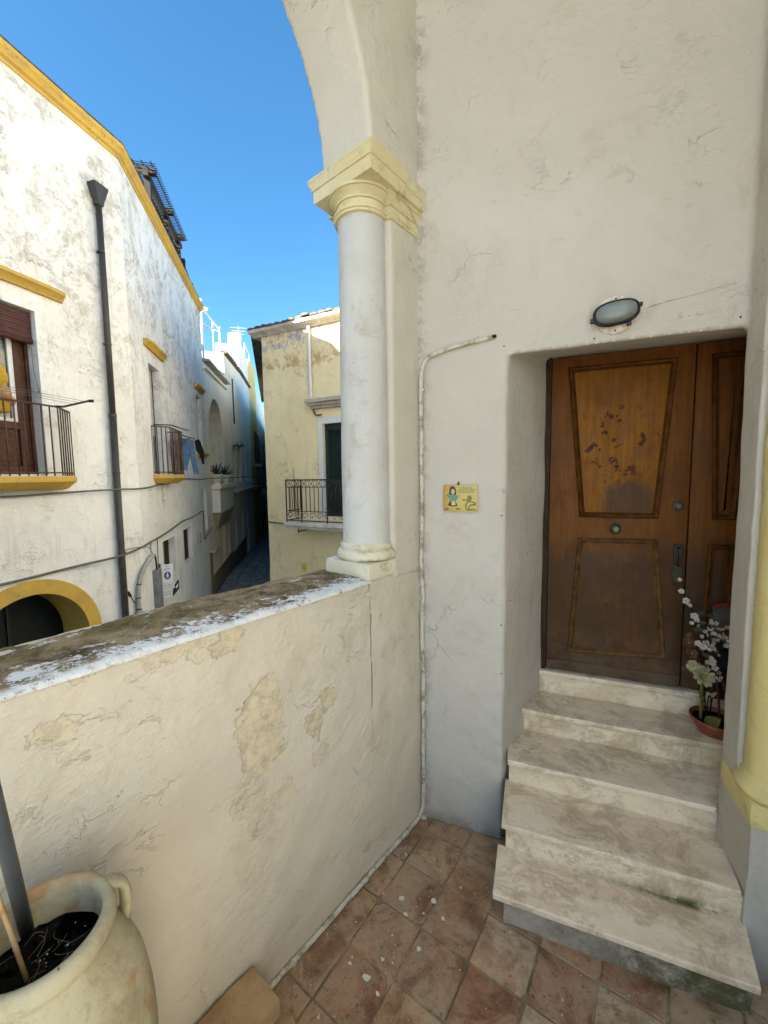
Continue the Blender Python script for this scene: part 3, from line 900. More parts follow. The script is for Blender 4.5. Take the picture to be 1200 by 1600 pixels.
for p, dx in [(HW(.30, .014, 2.540), 'h'), (HW(.09, .014, 2.502), 'h')] + [(HW(.020, .017, z), 'v') for z in (2.33, 2.05, 1.72, 1.35, 1.15, .88, .62, .25)] + [(FA(a_, -.012, .013), 'f') for a_ in (-.16, -.48, -.90)]:
    ax_ = {'h': HW.ex, 'v': V((0, 0, 1)), 'f': FA.ex}[dx]
    build('clip', MB().tube([p - ax_ * .007, p + ax_ * .007], .0145, 10), M_cond, cond, 40)
mb = MB().ball(HW(.375, .012, 2.548), (.012, .012, .009), 2); mb.noise(.003, 30)
build('broken_end', mb, M_jamb, cond, True)

# ---- ceramic plaque
pl = thing('ceramic_plaque', HW(.219, 0, 1.718), 'small yellow ceramic plaque with a painted cartoon woman and snake', 'plaque')
s = NT('yellow_glazed_tile', .25, .5)
rel = s.off(s.pos, tuple(-c for c in HW.o)); xw = s.dot(rel, tuple(HW.ex))
col = s.mix(s.ss(s.m_('ADD', xw, s.m_('MULTIPLY', s.noise(25, 4), .06)), .155, .22), (.50, .25, .05), (.52, .40, .10))
M_tile = s.done(s.mix(s.m_('MULTIPLY', s.ss(s.noise(30), .45, .7), .4), col, (.38, .30, .09)))
mb = MB(); mb.box(HW, .133, .305, .004, .016, 1.719, 1.850).bevel(.003, 2)
tile = build('tile', mb, M_tile, pl, 40)
PX0, PX1, PZ0, PZ1 = .133, .305, 1.719, 1.850
def pq(u, v, y): return HW(PX0 + (PX1 - PX0) * u, y, PZ1 + (PZ0 - PZ1) * v)
def pshape(name, pts, mat, y):
    cx = sum(p[0] for p in pts) / len(pts); cy = sum(p[1] for p in pts) / len(pts)
    mb = MB(); mb.loft([[pq(u, v, .0155) for u, v in pts], [pq(u, v, y) for u, v in pts]])
    return build(name, mb, mat, tile)
def ell(cx, cy, rx, ry, n=16): return [(cx + rx * math.cos(2 * PI * k / n), cy + ry * math.sin(2 * PI * k / n)) for k in range(n)]
P_hair = flat('plaque_brown', (.05, .028, .012), .3); P_skin = flat('plaque_skin', (.52, .40, .20), .3); P_teal = flat('plaque_teal', (.10, .27, .20), .3)
P_grn = flat('plaque_green', (.17, .17, .03), .3); P_pale = flat('plaque_pale', (.60, .50, .22), .3)
pshape('painted_hair', [(.20, .06), (.26, .045), (.33, .06), (.37, .16), (.385, .36), (.33, .38), (.20, .38), (.165, .36), (.18, .16)], P_hair, .0164)
pshape('painted_face', ell(.283, .25, .055, .105), P_skin, .0170)
pshape('painted_dress', [(.06, .38), (.16, .355), (.25, .37), (.34, .37), (.42, .40), (.50, .36), (.42, .50), (.36, .62), (.22, .63), (.17, .50)], P_teal, .0167)
pshape('painted_skirt', [(.19, .61), (.36, .62), (.42, .79), (.36, .82), (.20, .81), (.13, .78)], P_hair, .0164)
pshape('painted_apron', [(.24, .62), (.35, .625), (.36, .77), (.24, .77)], P_pale, .0170)
pshape('painted_shoe', [(.04, .94), (.08, .90), (.155, .88), (.16, .92), (.06, .96)], P_hair, .0164)
pshape('painted_shoe', [(.36, .90), (.42, .88), (.51, .92), (.49, .945), (.38, .925)], P_hair, .0164)
pshape('painted_leg', [(.16, .80), (.19, .81), (.15, .90), (.12, .90)], P_skin, .0162)
pshape('painted_leg', [(.38, .81), (.41, .80), (.42, .89), (.39, .89)], P_skin, .0162)
pshape('painted_snake_head', ell(.765, .50, .068, .11), P_grn, .0168)
mb = MB()
def ptube(pts, w_):
    P_ = [pq(u, v, .0160) for u, v in smooth2(pts)]
    mb.tube(P_, w_, 6)
def smooth2(pts):
    q = smoothpath([V((u, v, 0)) for u, v in pts], 5)
    return [(p.x, p.y) for p in q]
ptube([(.56, .57), (.62, .56), (.68, .58), (.73, .62), (.80, .63), (.88, .66), (.94, .70), (.92, .76), (.84, .74), (.77, .80), (.74, .88), (.80, .93), (.88, .92), (.95, .94)], .0032)
ptube([(.73, .62), (.69, .70), (.66, .80), (.67, .90), (.73, .95), (.82, .95)], .0032)
build('painted_snake', mb, P_grn, tile, True)
def text_obj(name, txt, mat, parent, loc, ex, ez, width, height):
    cu = bpy.data.curves.new(name, 'FONT'); cu.body = txt; cu.align_x = 'CENTER'; cu.align_y = 'CENTER'; cu.size = 1; cu.extrude = .01; cu.resolution_u = 2
    tmp = bpy.data.objects.new('tmp', cu); C.objects.link(tmp)
    dg = bpy.context.evaluated_depsgraph_get()
    me = bpy.data.meshes.new_from_object(tmp.evaluated_get(dg))
    bpy.data.objects.remove(tmp)
    xs_ = [v.co.x for v in me.vertices]; ys_ = [v.co.y for v in me.vertices]
    W_, H_ = max(xs_) - min(xs_), max(ys_) - min(ys_)
    cx, cy = (max(xs_) + min(xs_)) / 2, (max(ys_) + min(ys_)) / 2
    nn = V(ex).cross(V(ez)).normalized()
    org = ROOT.get(parent.name, V((0, 0, 0)))
    for v in me.vertices:
        x, y, z = v.co
        v.co = V(loc) + V(ex) * ((x - cx) * width / W_) + V(ez) * ((y - cy) * height / H_) + nn * (z * .03) - org
    ob = bpy.data.objects.new(name, me); C.objects.link(ob)
    me.materials.clear(); me.materials.append(mat)
    ob.parent = parent; ROOT[ob.name] = org
    return ob
UPZ = V((0, 0, 1))
text_obj('lettering', 'Lo dicono che', P_hair, tile, pq(.66, .10, .0163), HW.ex, UPZ, .058, .009)
text_obj('lettering', 'QUANDO NON RIENTRO', P_hair, tile, pq(.68, .185, .0163), HW.ex, UPZ, .088, .0088)
text_obj('lettering', 'MAI PREOCCUPARTI', P_hair, tile, pq(.67, .27, .0163), HW.ex, UPZ, .078, .0088)
mb = MB(); mb.tube([HW(.208, .001, 1.866), HW(.208, .012, 1.856), HW(.208, .012, 1.848)], .003, 6)
mb.ball(HW(.208, .01, 1.856), (.006, .006, .006), 1)
build('hook', mb, M_black, pl, True)

# ---- bulkhead lamp
lamp = thing('wall_lamp', HW(.873, 0, 2.52), 'oval black-rimmed bulkhead lamp with frosted glass above the door', 'lamp')
ta = math.radians(6)
def oval(c, hl, hr, y, n=40):
    pts = []
    for k in range(n):
        t = 2 * PI * k / n
        x = math.copysign(abs(math.cos(t)) ** .75, math.cos(t)) * hl
        z = math.copysign(abs(math.sin(t)) ** .80, math.sin(t)) * hr
        pts.append(HW(c[0] + x * math.cos(ta) - z * math.sin(ta), y, c[1] + x * math.sin(ta) + z * math.cos(ta)))
    return pts
cl = (.875, 2.569)
mb = MB()
loops = []
for r, y in [(.081, -.01), (.081, .004), (.077, .009), (.05, .010)]:
    loops.append([HW(.877 + r * math.cos(2 * PI * k / 36), y, 2.572 + r * math.sin(2 * PI * k / 36)) for k in range(36)])
mb.loft(loops)
s = NT('peeling_base_paint', .8, .2)
M_lbase = s.done(s.mix(s.ss(s.noise(25, 8, .75), .45, .6), (.62, .50, .42), (.74, .70, .62)), s.noise(40), .002)
lb = build('base_plate', mb, M_lbase, lamp, 40)
for z in (2.637, 2.506):
    build('screw', MB().ball(HW(.877, .010, z), .0045, 1), M_jamb, lb, True)
M_blackpl = flat('black_plastic', (.018, .017, .016), .45, 0, .4, .3, 20)
mb = MB()
mb.loft([oval(cl, .076, .040, .008), oval(cl, .080, .044, .020), oval(cl, .087, .050, .032), oval(cl, .088, .051, .044), oval(cl, .084, .047, .052), oval(cl, .078, .042, .054), oval(cl, .076, .040, .050)])
body = build('lamp_body', mb, M_blackpl, lamp, 50)
for sx, sz in ((-.090, -.012), (.090, .012), (.045, -.054)):
    x = cl[0] + sx * math.cos(ta) - sz * math.sin(ta); z = cl[1] + sx * math.sin(ta) + sz * math.cos(ta)
    mb = MB(); mb.box(HW, x - .008, x + .008, .026, .046, z - .008, z + .008).bevel(.004, 2)
    build('lug', mb, M_blackpl, body, 40)
s = NT('frosted_glass', .3, .5)
s.b.inputs['Transmission Weight'].default_value = 0.0
M_frost = s.done(s.mix(s.noise(14, 6, .7), (.15, .17, .158), (.23, .25, .23)), s.noise(120, 3), .001, .5)
mb = MB()
mb.loft([oval(cl, .078, .042, .048), oval(cl, .076, .040, .056), oval(cl, .068, .034, .068), oval(cl, .052, .024, .075), oval(cl, .03, .012, .078), oval(cl, .005, .003, .0785)])
build('glass_cover', mb, M_frost, lamp, True)
mb = MB(); mb.tube(smoothpath([HW(.985, .0, 2.584), HW(1.06, .0, 2.600), HW(1.16, .0, 2.612), HW(1.26, .0, 2.632)], 4), .0013, 6)
tag(single('loose_wire', mb, M_cond, True), 'thin painted wire running right from the wall lamp', 'wire')
for nm_, x, z in (('tiny nail head above the top left corner of the doorway', .42, 2.50), ('tiny nail head left of the doorway level with the plaque', .418, 1.70), ('tiny nail head low beside the left door jamb', .422, 1.15), ('lowest nail head beside the left door jamb', .425, .90), ('tiny nail head just below the wall lamp', .80, 2.485), ('tiny nail head above the top right corner of the doorway', 1.31, 2.50)):
    tag(single('wall_nail', MB().ball(HW(x, .003, z), (.004, .004, .004), 1), M_jamb, True), nm_, 'nail', 'nail heads round the doorway')

# ---- plant pot with artificial flowers on the fourth step
PC = (1.437, -.365)
ph = .5905
pot = thing('plant_pot', HW(PC[0], PC[1], ph), 'low round terracotta pot at the right end of the upper step', 'flower pot')
s = NT('terracotta_plastic', .55, .4)
M_terra = s.done(s.mix(s.ss(s.noise(12, 6, .7), .35, .65), (.24, .062, .028), (.36, .11, .05)), s.noise(60), .001)
mb = MB()
mb.lathe(HW(PC[0], PC[1], 0), [(.070, ph), (.076, ph + .006), (.098, ph + .045), (.108, ph + .062), (.112, ph + .064), (.112, ph + .076), (.107, ph + .078), (.104, ph + .070), (.098, ph + .050), (.0, ph + .048)], 40, False)
build('bowl', mb, M_terra, pot, 40)
s = NT('potting_soil', .95, .1)
M_soil = s.done(s.mix(s.ss(s.noise(60, 8, .8), .55, .68), (.010, .008, .006), (.045, .034, .025)), s.noise(90, 8, .8), .01, 1)
mb = MB()
for k in range(1):
    loops = []
    for r in (.100, .07, .04, .012):
        loops.append([HW(PC[0] + r * math.cos(2 * PI * q / 28), PC[1] + r * math.sin(2 * PI * q / 28), ph + .056 + .006 * noise.noise(V((r * 60, q, 1)))) for q in range(28)])
    mb.loft(loops)
build('soil', mb, M_soil, pot, True)

fl_ = thing('flower_arrangement', HW(PC[0], PC[1], ph + .05), 'white and cream artificial blossom sprays standing in the terracotta pot', 'flowers')
M_stem = flat('brown_stem', (.045, .03, .018), .8, 0, .2, .4, 30)
M_red = flat('dark_red_stem', (.13, .018, .02), .5, 0, .4, .4, 30)
M_leaf = flat('dusty_leaf', (.04, .055, .024), .7, 0, .3, .5, 25)
M_leaf2 = flat('yellow_green_leaf', (.17, .155, .035), .6, 0, .3, .4, 25)
M_petw = flat('white_petal', (.60, .53, .47), .8, 0, .2, .3, 60)
M_petp = flat('pink_petal', (.50, .36, .33), .8, 0, .2, .3, 60)
M_petc = flat('cream_petal', (.50, .44, .24), .8, 0, .2, .35, 50)
M_petb = flat('brown_petal', (.24, .11, .05), .8, 0, .2, .5, 50)
M_heart = flat('flower_heart', (.36, .27, .06), .8)
rb = random.Random(11)
def petals(mb, c, nrm, r, n, cup=.35, wide=.55, r0=.0, rings=1):
    nrm = V(nrm).normalized(); u = nrm.orthogonal().normalized(); w_ = nrm.cross(u)
    for ring in range(rings):
        rr = r * (1 - .28 * ring)
        for k in range(n):
            t = 2 * PI * (k + ring * .5) / n + rb.uniform(-.15, .15)
            d = u * math.cos(t) + w_ * math.sin(t); sd = nrm.cross(d)
            hh = cup + .35 * ring
            base = V(c) + nrm * (.002 * ring)
            q = [base + d * r0, base + d * rr * .45 + sd * rr * wide * .75 + nrm * rr * hh * .35, base + d * rr * .85 + sd * rr * wide * .7 + nrm * rr * hh * .8,
                 base + d * rr + nrm * rr * hh * .75, base + d * rr * .85 - sd * rr * wide * .7 + nrm * rr * hh * .8, base + d * rr * .45 - sd * rr * wide * .75 + nrm * rr * hh * .35]
            mid = base + d * rr * .55 + nrm * rr * hh * .2
            vsq = [mb.bm.verts.new(p) for p in q]; vm = mb.bm.verts.new(mid)
            for a_ in range(6): mb.face((vsq[a_], vsq[(a_ + 1) % 6], vm))
    mb.keep = True
def flower(c, r, mat, n=5, rings=1, nrm=None, name='flower', cup=.35):
    nrm = nrm or (V((-.35, -.85, .35)) + V((rb.uniform(-.5, .5), rb.uniform(-.3, .3), rb.uniform(-.4, .5))))
    mb = MB(); petals(mb, c, nrm, r, n, cup, .55 if n < 8 else .27, 0, rings)
    f = build(name, mb, mat, fl_)
    build('heart', MB().ball(V(c) + V(nrm).normalized() * r * .12, r * .2, 1), M_heart, f, True)
    return f
def leafm(c, d, L_, w_, name='leaf', mat=None):
    d = V(d).normalized(); sd = d.cross(V((-.3, -.9, .3))).normalized(); nn = sd.cross(d)
    mb = MB(); row = []
    for k in range(6):
        t = k / 5; ww = w_ * math.sin(PI * (t * .9 + .07)) ; p = V(c) + d * L_ * t - nn * (L_ * .25 * t * t)
        row.append([mb.bm.verts.new(p - sd * ww + nn * ww * .3), mb.bm.verts.new(p), mb.bm.verts.new(p + sd * ww + nn * ww * .3)])
    for a_, b_ in zip(row, row[1:]):
        mb.face((a_[0], a_[1], b_[1], b_[0])); mb.face((a_[1], a_[2], b_[2], b_[1]))
    mb.keep = True
    return build(name, mb, mat or M_leaf, fl_, True)
base = HW(PC[0] - .02, PC[1], ph + .05)
st1 = smoothpath([HW(1.40, -.37, ph + .05), HW(1.385, -.38, .80), HW(1.365, -.38, 1.0), HW(1.33, -.38, 1.17), HW(1.28, -.375, 1.27), HW(1.262, -.37, 1.375)], 5)
build('stem', MB().tube(st1, .0035, 6), M_stem, fl_, True)
for pts, m_, r in [([(1.375, -.37, .64), (1.37, -.36, .78), (1.355, -.34, .90)], M_leaf2, .008), ([(1.45, -.36, .64), (1.43, -.33, .78), (1.41, -.30, .88)], M_red, .005), ([(1.47, -.36, .64), (1.455, -.31, .80), (1.425, -.29, .90)], M_red, .005), ([(1.42, -.40, .64), (1.44, -.40, .95), (1.45, -.38, 1.1)], M_stem, .004),
                   ([(1.40, -.38, .64), (1.40, -.36, .90), (1.385, -.36, 1.13)], M_stem, .003)]:
    build('stem', MB().tube(smoothpath([HW(*p) for p in pts], 5), r, 6), m_, fl_, True)
for (x, y, z, r) in [(1.262, -.36, 1.300, .020), (1.283, -.36, 1.255, .024), (1.295, -.355, 1.235, .020), (1.318, -.35, 1.185, .024), (1.328, -.35, 1.165, .018), (1.310, -.355, 1.145, .014), (1.335, -.35, 1.135, .013),
                     (1.384, -.34, 1.130, .019), (1.338, -.34, 1.050, .023), (1.358, -.335, 1.040, .024), (1.372, -.34, 1.06, .016), (1.398, -.33, .965, .024), (1.408, -.33, .94, .022), (1.39, -.33, .985, .015), (1.352, -.345, 1.085, .014)]:
    flower(HW(x, y, z), r * .74, M_petw, 5)
flower(HW(1.256, -.365, 1.36), .011, M_petc, 5)
flower(HW(1.352, -.29, .905), .052, M_petc, 10, 3, V((-.15, -.9, .45)), 'large_flower', .15)
flower(HW(1.315, -.31, .94), .030, M_petc, 6, 2)
flower(HW(1.303, -.355, 1.04), .028, M_petb, 6, 2); flower(HW(1.315, -.35, .99), .028, M_petb, 6, 2); flower(HW(1.30, -.36, 1.08), .018, M_petb, 5)
for k in range(16):
    flower(HW(1.405 + rb.uniform(0, .06), -.34 + rb.uniform(-.03, .03), 1.02 + rb.uniform(0, .14)), rb.uniform(.006, .010), M_petc, 5, 1, None, 'bud')
for k in range(7):
    flower(HW(1.388 + rb.uniform(-.01, .025), -.32, .80 + rb.uniform(0, .10)), rb.uniform(.008, .013), M_petc if k % 2 else M_petw, 5, 1, None, 'bud')
for k in range(46):
    tq = rb.random()
    if k % 3: c = HW(1.345 + .06 * rb.random() + .02 * tq, -.35 + rb.uniform(-.03, .03), .87 + .30 * tq)
    else: c = HW(1.40 + rb.uniform(-.02, .05), -.35 + rb.uniform(-.03, .03), .86 + rb.uniform(0, .30))
    flower(c, rb.uniform(.007, .013), M_petw if k % 4 else M_petp, 5, 1, None, 'blossom', .45)
for k in range(9):
    x0_, z0_ = 1.36 + rb.uniform(-.01, .05), .70 + rb.uniform(0, .2)
    build('twig', MB().tube(smoothpath([HW(x0_, -.36, z0_), HW(x0_ + rb.uniform(-.03, .03), -.355, z0_ + .14), HW(x0_ + rb.uniform(-.06, .05), -.35, z0_ + .27)], 4), .0016, 5), M_stem, fl_, True)
leafm(HW(1.375, -.315, .655), HW.ex * .4 + V((-.1, -.2, .3)), .07, .032, 'leaf', M_leaf2)
for k in range(22):
    c = HW(1.36 + rb.uniform(-.05, .09), -.37 + rb.uniform(-.03, .04), .85 + rb.uniform(0, .36))
    leafm(c, V((rb.uniform(-1, 1), rb.uniform(-.8, .2), rb.uniform(-.2, 1))), rb.uniform(.03, .055), rb.uniform(.007, .014))
mb = MB(); 
mb.loft([[HW(x, y, z) for x, z in [(1.415, 1.03), (1.50, 1.03), (1.51, 1.20), (1.475, 1.235), (1.42, 1.215)]] for y in (-.455, -.43)]).bevel(.01, 2)
bag = thing('grey_bag', HW(1.46, -.44, .727), 'grey bag with a red edge leaning on the door behind the flowers', 'bag')
build('cloth', mb, flat('grey_cloth', (.13, .11, .10), .9, 0, .1, .4, 20), bag, 40)
mb = MB(); mb.loft([[HW(x, y, z) for x, z in [(1.425, .73), (1.49, .73), (1.50, 1.03), (1.415, 1.03)]] for y in (-.46, -.43)]).bevel(.01, 2)
build('lower_cloth', mb, flat('dark_cloth', (.05, .045, .04), .9, 0, .1, .4, 20), bag, 40)
mb = MB(); mb.tube([HW(1.42, -.43, 1.215), HW(1.475, -.43, 1.237), HW(1.51, -.43, 1.20)], .008, 6)
build('red_edge', mb, flat('red_cloth', (.30, .02, .02), .8), bag, True)

# ---- the big jar with soil and two canes
JC = FA(-1.638, -.231, 0)
jar = thing('terracotta_jar', (JC.x, JC.y, 0), 'large pale terracotta jar with a loop handle beside the parapet', 'jar')
s = NT('aged_terracotta', .85, .25)
P = s.pos
n1 = s.noise(6, 9, .72, .6)
col = s.mix(s.ss(n1, .34, .62), (.33, .285, .175), (.45, .40, .27))
col = s.mix(s.m_('MULTIPLY', s.ss(s.noise(4.2, 5, .6, .5), .57, .63), .85), col, (.40, .22, .105))
col = s.mix(s.m_('MULTIPLY', s.ss(s.noise(26, 9, .78), .52, .66), .4), col, (.24, .18, .09))
col = s.mix(s.ss(s.noise(60, 6, .7), .66, .71), col, (.12, .09, .05))
M_jar = s.done(col, s.m_('ADD', s.noise(9, 5), s.m_('MULTIPLY', s.noise(70, 6, .7), .4)), .004, .9)
mb = MB()
prof = [(.0, .0), (.118, .0), (.128, .02), (.150, .18), (.168, .40), (.181, .60), (.1835, .70), (.180, .78), (.168, .86), (.150, .915), (.132, .945), (.1175, .963), (.1135, .975), (.1145, .984), (.121, .990), (.1245, 1.002), (.1235, 1.018), (.117, 1.028), (.108, 1.030), (.101, 1.025), (.098, 1.010), (.099, .985), (.100, .955), (.104, .935), (.06, .93), (.0, .93)]
# finer profile
pf = []
for (a_, b_) in zip(prof, prof[1:]):
    k = max(1, int(math.hypot(b_[0] - a_[0], b_[1] - a_[1]) / .03))
    for i in range(k): pf.append((a_[0] + (b_[0] - a_[0]) * i / k, a_[1] + (b_[1] - a_[1]) * i / k))
pf.append(prof[-1])
mb.lathe(JC, pf[1:-1], 72, True)
for v in mb.bm.verts:
    d = V((v.co.x - JC.x, v.co.y - JC.y, 0))
    v.co += d * noise.fractal(v.co * 5, .8, 2, 3) * .014
build('body', mb, M_jar, jar, 50)
mb = MB()
hd = FA.ex * .99 + FA.ey * .08
hd.normalize(); hs = V((-hd.y, hd.x, 0))
hp = smoothpath([JC + hd * r + V((0, 0, z)) for r, z in [(.108, 1.016), (.126, 1.017), (.141, 1.004), (.148, .980), (.149, .955), (.146, .930), (.138, .905)]], 4)
loops = []
for i, p in enumerate(hp):
    t = (hp[min(i + 1, len(hp) - 1)] - hp[max(i - 1, 0)]).normalized()
    nn = t.cross(hs).normalized()
    loops.append([p + hs * (.021 * math.cos(2 * PI * k / 12)) + nn * (.0105 * math.sin(2 * PI * k / 12)) for k in range(12)])
mb.loft(loops)
build('handle', mb, M_jar, jar, True)
mb = MB(); loops = []
for r in (.101, .08, .06, .04, .02, .004):
    loops.append([JC + V((r * math.cos(2 * PI * q / 40), r * math.sin(2 * PI * q / 40), .948 + .010 * noise.fractal(V((r * 90 * math.cos(2 * PI * q / 40), r * 90 * math.sin(2 * PI * q / 40), 3)) * .4, .8, 2, 3))) for q in range(40)])
mb.loft(loops)
soil = build('soil', mb, M_soil, jar, True)
mb = MB(); rr_ = random.Random(4)
for k in range(16):
    t, r = rr_.random() * 6.28, rr_.uniform(.01, .09)
    c = JC + V((r * math.cos(t), r * math.sin(t), .953)); L_ = rr_.uniform(.02, .06); a_ = rr_.random() * 6.28
    mb.tube(smoothpath([c, c + V((math.cos(a_), math.sin(a_), .35)) * L_ * .5, c + V((math.cos(a_ + .5), math.sin(a_ + .5), .0)) * L_], 3), .0005, 4)
build('dry_rootlets', mb, flat('dry_root', (.22, .17, .11), .9), soil)
mb = MB()
for k in range(14):
    t, r = rr_.random() * 6.28, rr_.uniform(.005, .092)
    mb.ball(JC + V((r * math.cos(t), r * math.sin(t), .956)), rr_.uniform(.0008, .0018), 1)
build('perlite', mb, M_flake, soil)
g0, g1 = FA(-1.646, -.127, .945), FA(-1.681, -.272, 1.3)
mb = MB(); mb.tube([g0, g1, g1 + (g1 - g0) * 1.2], .0125, 12)
tag(single('grey_pole', mb, flat('grey_plastic_pole', (.075, .085, .095), .55, 0, .4, .3, 12), True), 'dark grey pole planted in the jar at the left edge', 'pole')
b0, b1 = FA(-1.664, -.236, .945), FA(-1.686, -.193, 1.1)
mb = MB(); mb.tube([b0 + (b1 - b0) * t for t in (0, .4, .42, .44, 1, 1.5, 1.9)], [.0042, .0042, .0050, .0042, .0040, .0040, .0038], 8)
s = NT('bamboo', .6, .3); M_bam = s.done(s.mix(s.ss(s.noise(16, 5), .4, .62), (.40, .27, .13), (.30, .14, .05)))
tag(single('bamboo_cane', mb, M_bam, True), 'thin orange-tan bamboo cane planted in the jar', 'cane')

# ---- kerb block at the foot of the parapet and an upturned pot
s = NT('ochre_brick', .85, .2)
M_brick = s.done(s.mix(s.ss(s.noise(8, 9, .72, .4), .34, .64), (.31, .19, .095), (.42, .29, .155)), s.noise(30, 7, .7), .006, .9)
mb = MB(); mb.box(FA, -1.46, -1.066, -.168, -.012, .0, .178).bevel(.006, 2).cuts(.04).noise(.004, 9)
tag(single('kerb_block', mb, M_brick, 40), 'long ochre terracotta block lying along the parapet foot', 'block')
mb = MB(); rp = FA(-1.083, -.205, 0)
mb.lathe(rp, [(.062, .004), (.062, .03), (.055, .034), (.040, .118), (.034, .122), (.0, .122)][:-1], 32)
tag(single('upturned_pot', mb, flat('buff_terracotta', (.40, .26, .13), .85, 0, .2, .3, 12, .003), 40), 'small buff terracotta pot upside down next to the ochre block', 'pot')

# ================================================================== street side
def facade(mb, fr, x0, x1, z0, z1, holes=(), arches=(), depth=5.0, topdz=0.0, size=0.0):
    """front sheet with openings (each with its reveals) and the building's body behind"""
    hs = list(holes) + [(cx - r, cx + r, zb, zs + r, d) for cx, zs, r, zb, d in arches]
    xs = sorted({x0, x1, *[h[0] for h in hs], *[h[1] for h in hs]})
    zs_ = sorted({z0, z1, *[h[2] for h in hs], *[h[3] for h in hs]})
    xs = [x for x in xs if x0 <= x <= x1]; zs_ = [z for z in zs_ if z0 <= z <= z1]
    q = lambda pts: mb.face([mb.bm.verts.new(p) for p in pts])
    for xa, xb in zip(xs, xs[1:]):
        for za, zb in zip(zs_, zs_[1:]):
            xm, zm = (xa + xb) / 2, (za + zb) / 2
            if any(h[0] < xm < h[1] and h[2] < zm < h[3] for h in hs): continue
            ta_ = topdz if zb == z1 else 0
            q([fr(xa, 0, za), fr(xb, 0, za), fr(xb, 0, zb + ta_ * (xb - x0) / (x1 - x0)), fr(xa, 0, zb + ta_ * (xa - x0) / (x1 - x0))])
    for xa, xb, za, zb, d in holes:
        q([fr(xa, 0, za), fr(xa, 0, zb), fr(xa, -d, zb), fr(xa, -d, za)])
        q([fr(xb, 0, za), fr(xb, 0, zb), fr(xb, -d, zb), fr(xb, -d, za)])
        q([fr(xa, 0, zb), fr(xb, 0, zb), fr(xb, -d, zb), fr(xa, -d, zb)])
        q([fr(xa, 0, za), fr(xb, 0, za), fr(xb, -d, za), fr(xa, -d, za)])
    for cx, zs, r, zb, d in arches:
        pts = [(cx + r * math.cos(PI * k / 24), zs + r * math.sin(PI * k / 24)) for k in range(25)]
        for a, b in zip(pts, pts[1:]):
            q([fr(a[0], 0, a[1]), fr(b[0], 0, b[1]), fr(b[0], 0, zs + r), fr(a[0], 0, zs + r)])
            q([fr(a[0], 0, a[1]), fr(b[0], 0, b[1]), fr(b[0], -d, b[1]), fr(a[0], -d, a[1])])
        for sx in (-1, 1):
            q([fr(cx + sx * r, 0, zb), fr(cx + sx * r, 0, zs), fr(cx + sx * r, -d, zs), fr(cx + sx * r, -d, zb)])
        q([fr(cx - r, 0, zb), fr(cx + r, 0, zb), fr(cx + r, -d, zb), fr(cx - r, -d, zb)])
    D = depth
    q([fr(x0, 0, z0), fr(x0, 0, z1), fr(x0, -D, z1), fr(x0, -D, z0)])
    q([fr(x1, 0, z0), fr(x1, 0, z1 + topdz), fr(x1, -D, z1 + topdz), fr(x1, -D, z0)])
    q([fr(x0, 0, z1), fr(x1, 0, z1 + topdz), fr(x1, -D, z1 + topdz), fr(x0, -D, z1)])
    q([fr(x0, -D, z0), fr(x0, -D, z1), fr(x1, -D, z1 + topdz), fr(x1, -D, z0)])
    mb.keep = True
    return mb
def bars(fr, pts, n_each, z0, z1, parent, mat, r=.0075, square=False, top=None):
    """upright bars at even steps along the plan polyline pts; shared mesh"""
    me = None
    for (a, b), n in zip(zip(pts, pts[1:]), n_each):
        for k in range(n):
            t = k / n
            x, y = a[0] + (b[0] - a[0]) * t, a[1] + (b[1] - a[1]) * t
            p = fr(x, y, z0)
            if me is None:
                o = build('railing_bar', MB().tube([p, fr(x, y, z1)], r, 6), mat, parent, True)
                me, p0 = o.data, p
            else:
                o = bpy.data.objects.new('railing_bar', me); C.objects.link(o); o.parent = parent; o.location = p - p0
def ledge(fr, x0, x1, p, z0, z1, parent, name, mat=None, rough=True):
    h = z1 - z0
    prof = [(-.05, z0), (p * .35, z0), (p * .45, z0 + h * .25), (p * .75, z0 + h * .45), (p * .85, z0 + h * .55), (p, z0 + h * .62), (p, z0 + h * .92), (p * .9, z1), (-.05, z1 + .01)]
    mb = MB()
    n = 8
    loops = []
    for k in range(n + 1):
        x = x0 + (x1 - x0) * k / n
        e = .72 if k in (0, n) else 1
        loops.append([fr(x + (.02 if k == 1 else -.02 if k == n - 1 else 0), y * e if y > 0 else y, z) for y, z in prof])
    mb.loft(loops)
    mb.noise(.006, 5)
    return build(name, mb, mat or M_ochre, parent, 40)

wh = thing('white_house', (-4.0, 6.7, STREET), 'white stained house across the street with ochre trim and two balconies', 'house')
mb = MB()
facade(mb, F1, 0, 13, STREET - .3, 6.86, [(1.40, 2.55, 1.985, 4.03, .24)], [(1.76, -.28, .75, STREET - .2, .55)], 6)
build('wall', mb, M_white_f, wh)
mb = MB()
facade(mb, F2, 0, 6.02, STREET - .4, 6.86, [(.86, 1.52, 2.0, 4.0, .13), (4.80, 5.45, 2.64, 4.2, .13), (1.06, 1.90, -.14, .70, .15), (2.64, 3.45, -.06, .72, .12), (5.00, 5.56, .40, 1.62, .12)], [], 6)
build('wall', mb, M_white_f2, wh)
CP = [(-.3, 6.80), (.015, 6.80), (.02, 6.84), (.055, 6.86), (.065, 6.90), (.10, 6.93), (.105, 6.985), (-.3, 6.985)]
CT = [(-.3, 6.986), (.10, 6.986), (.112, 7.0), (.09, 7.025), (-.3, 7.03)]
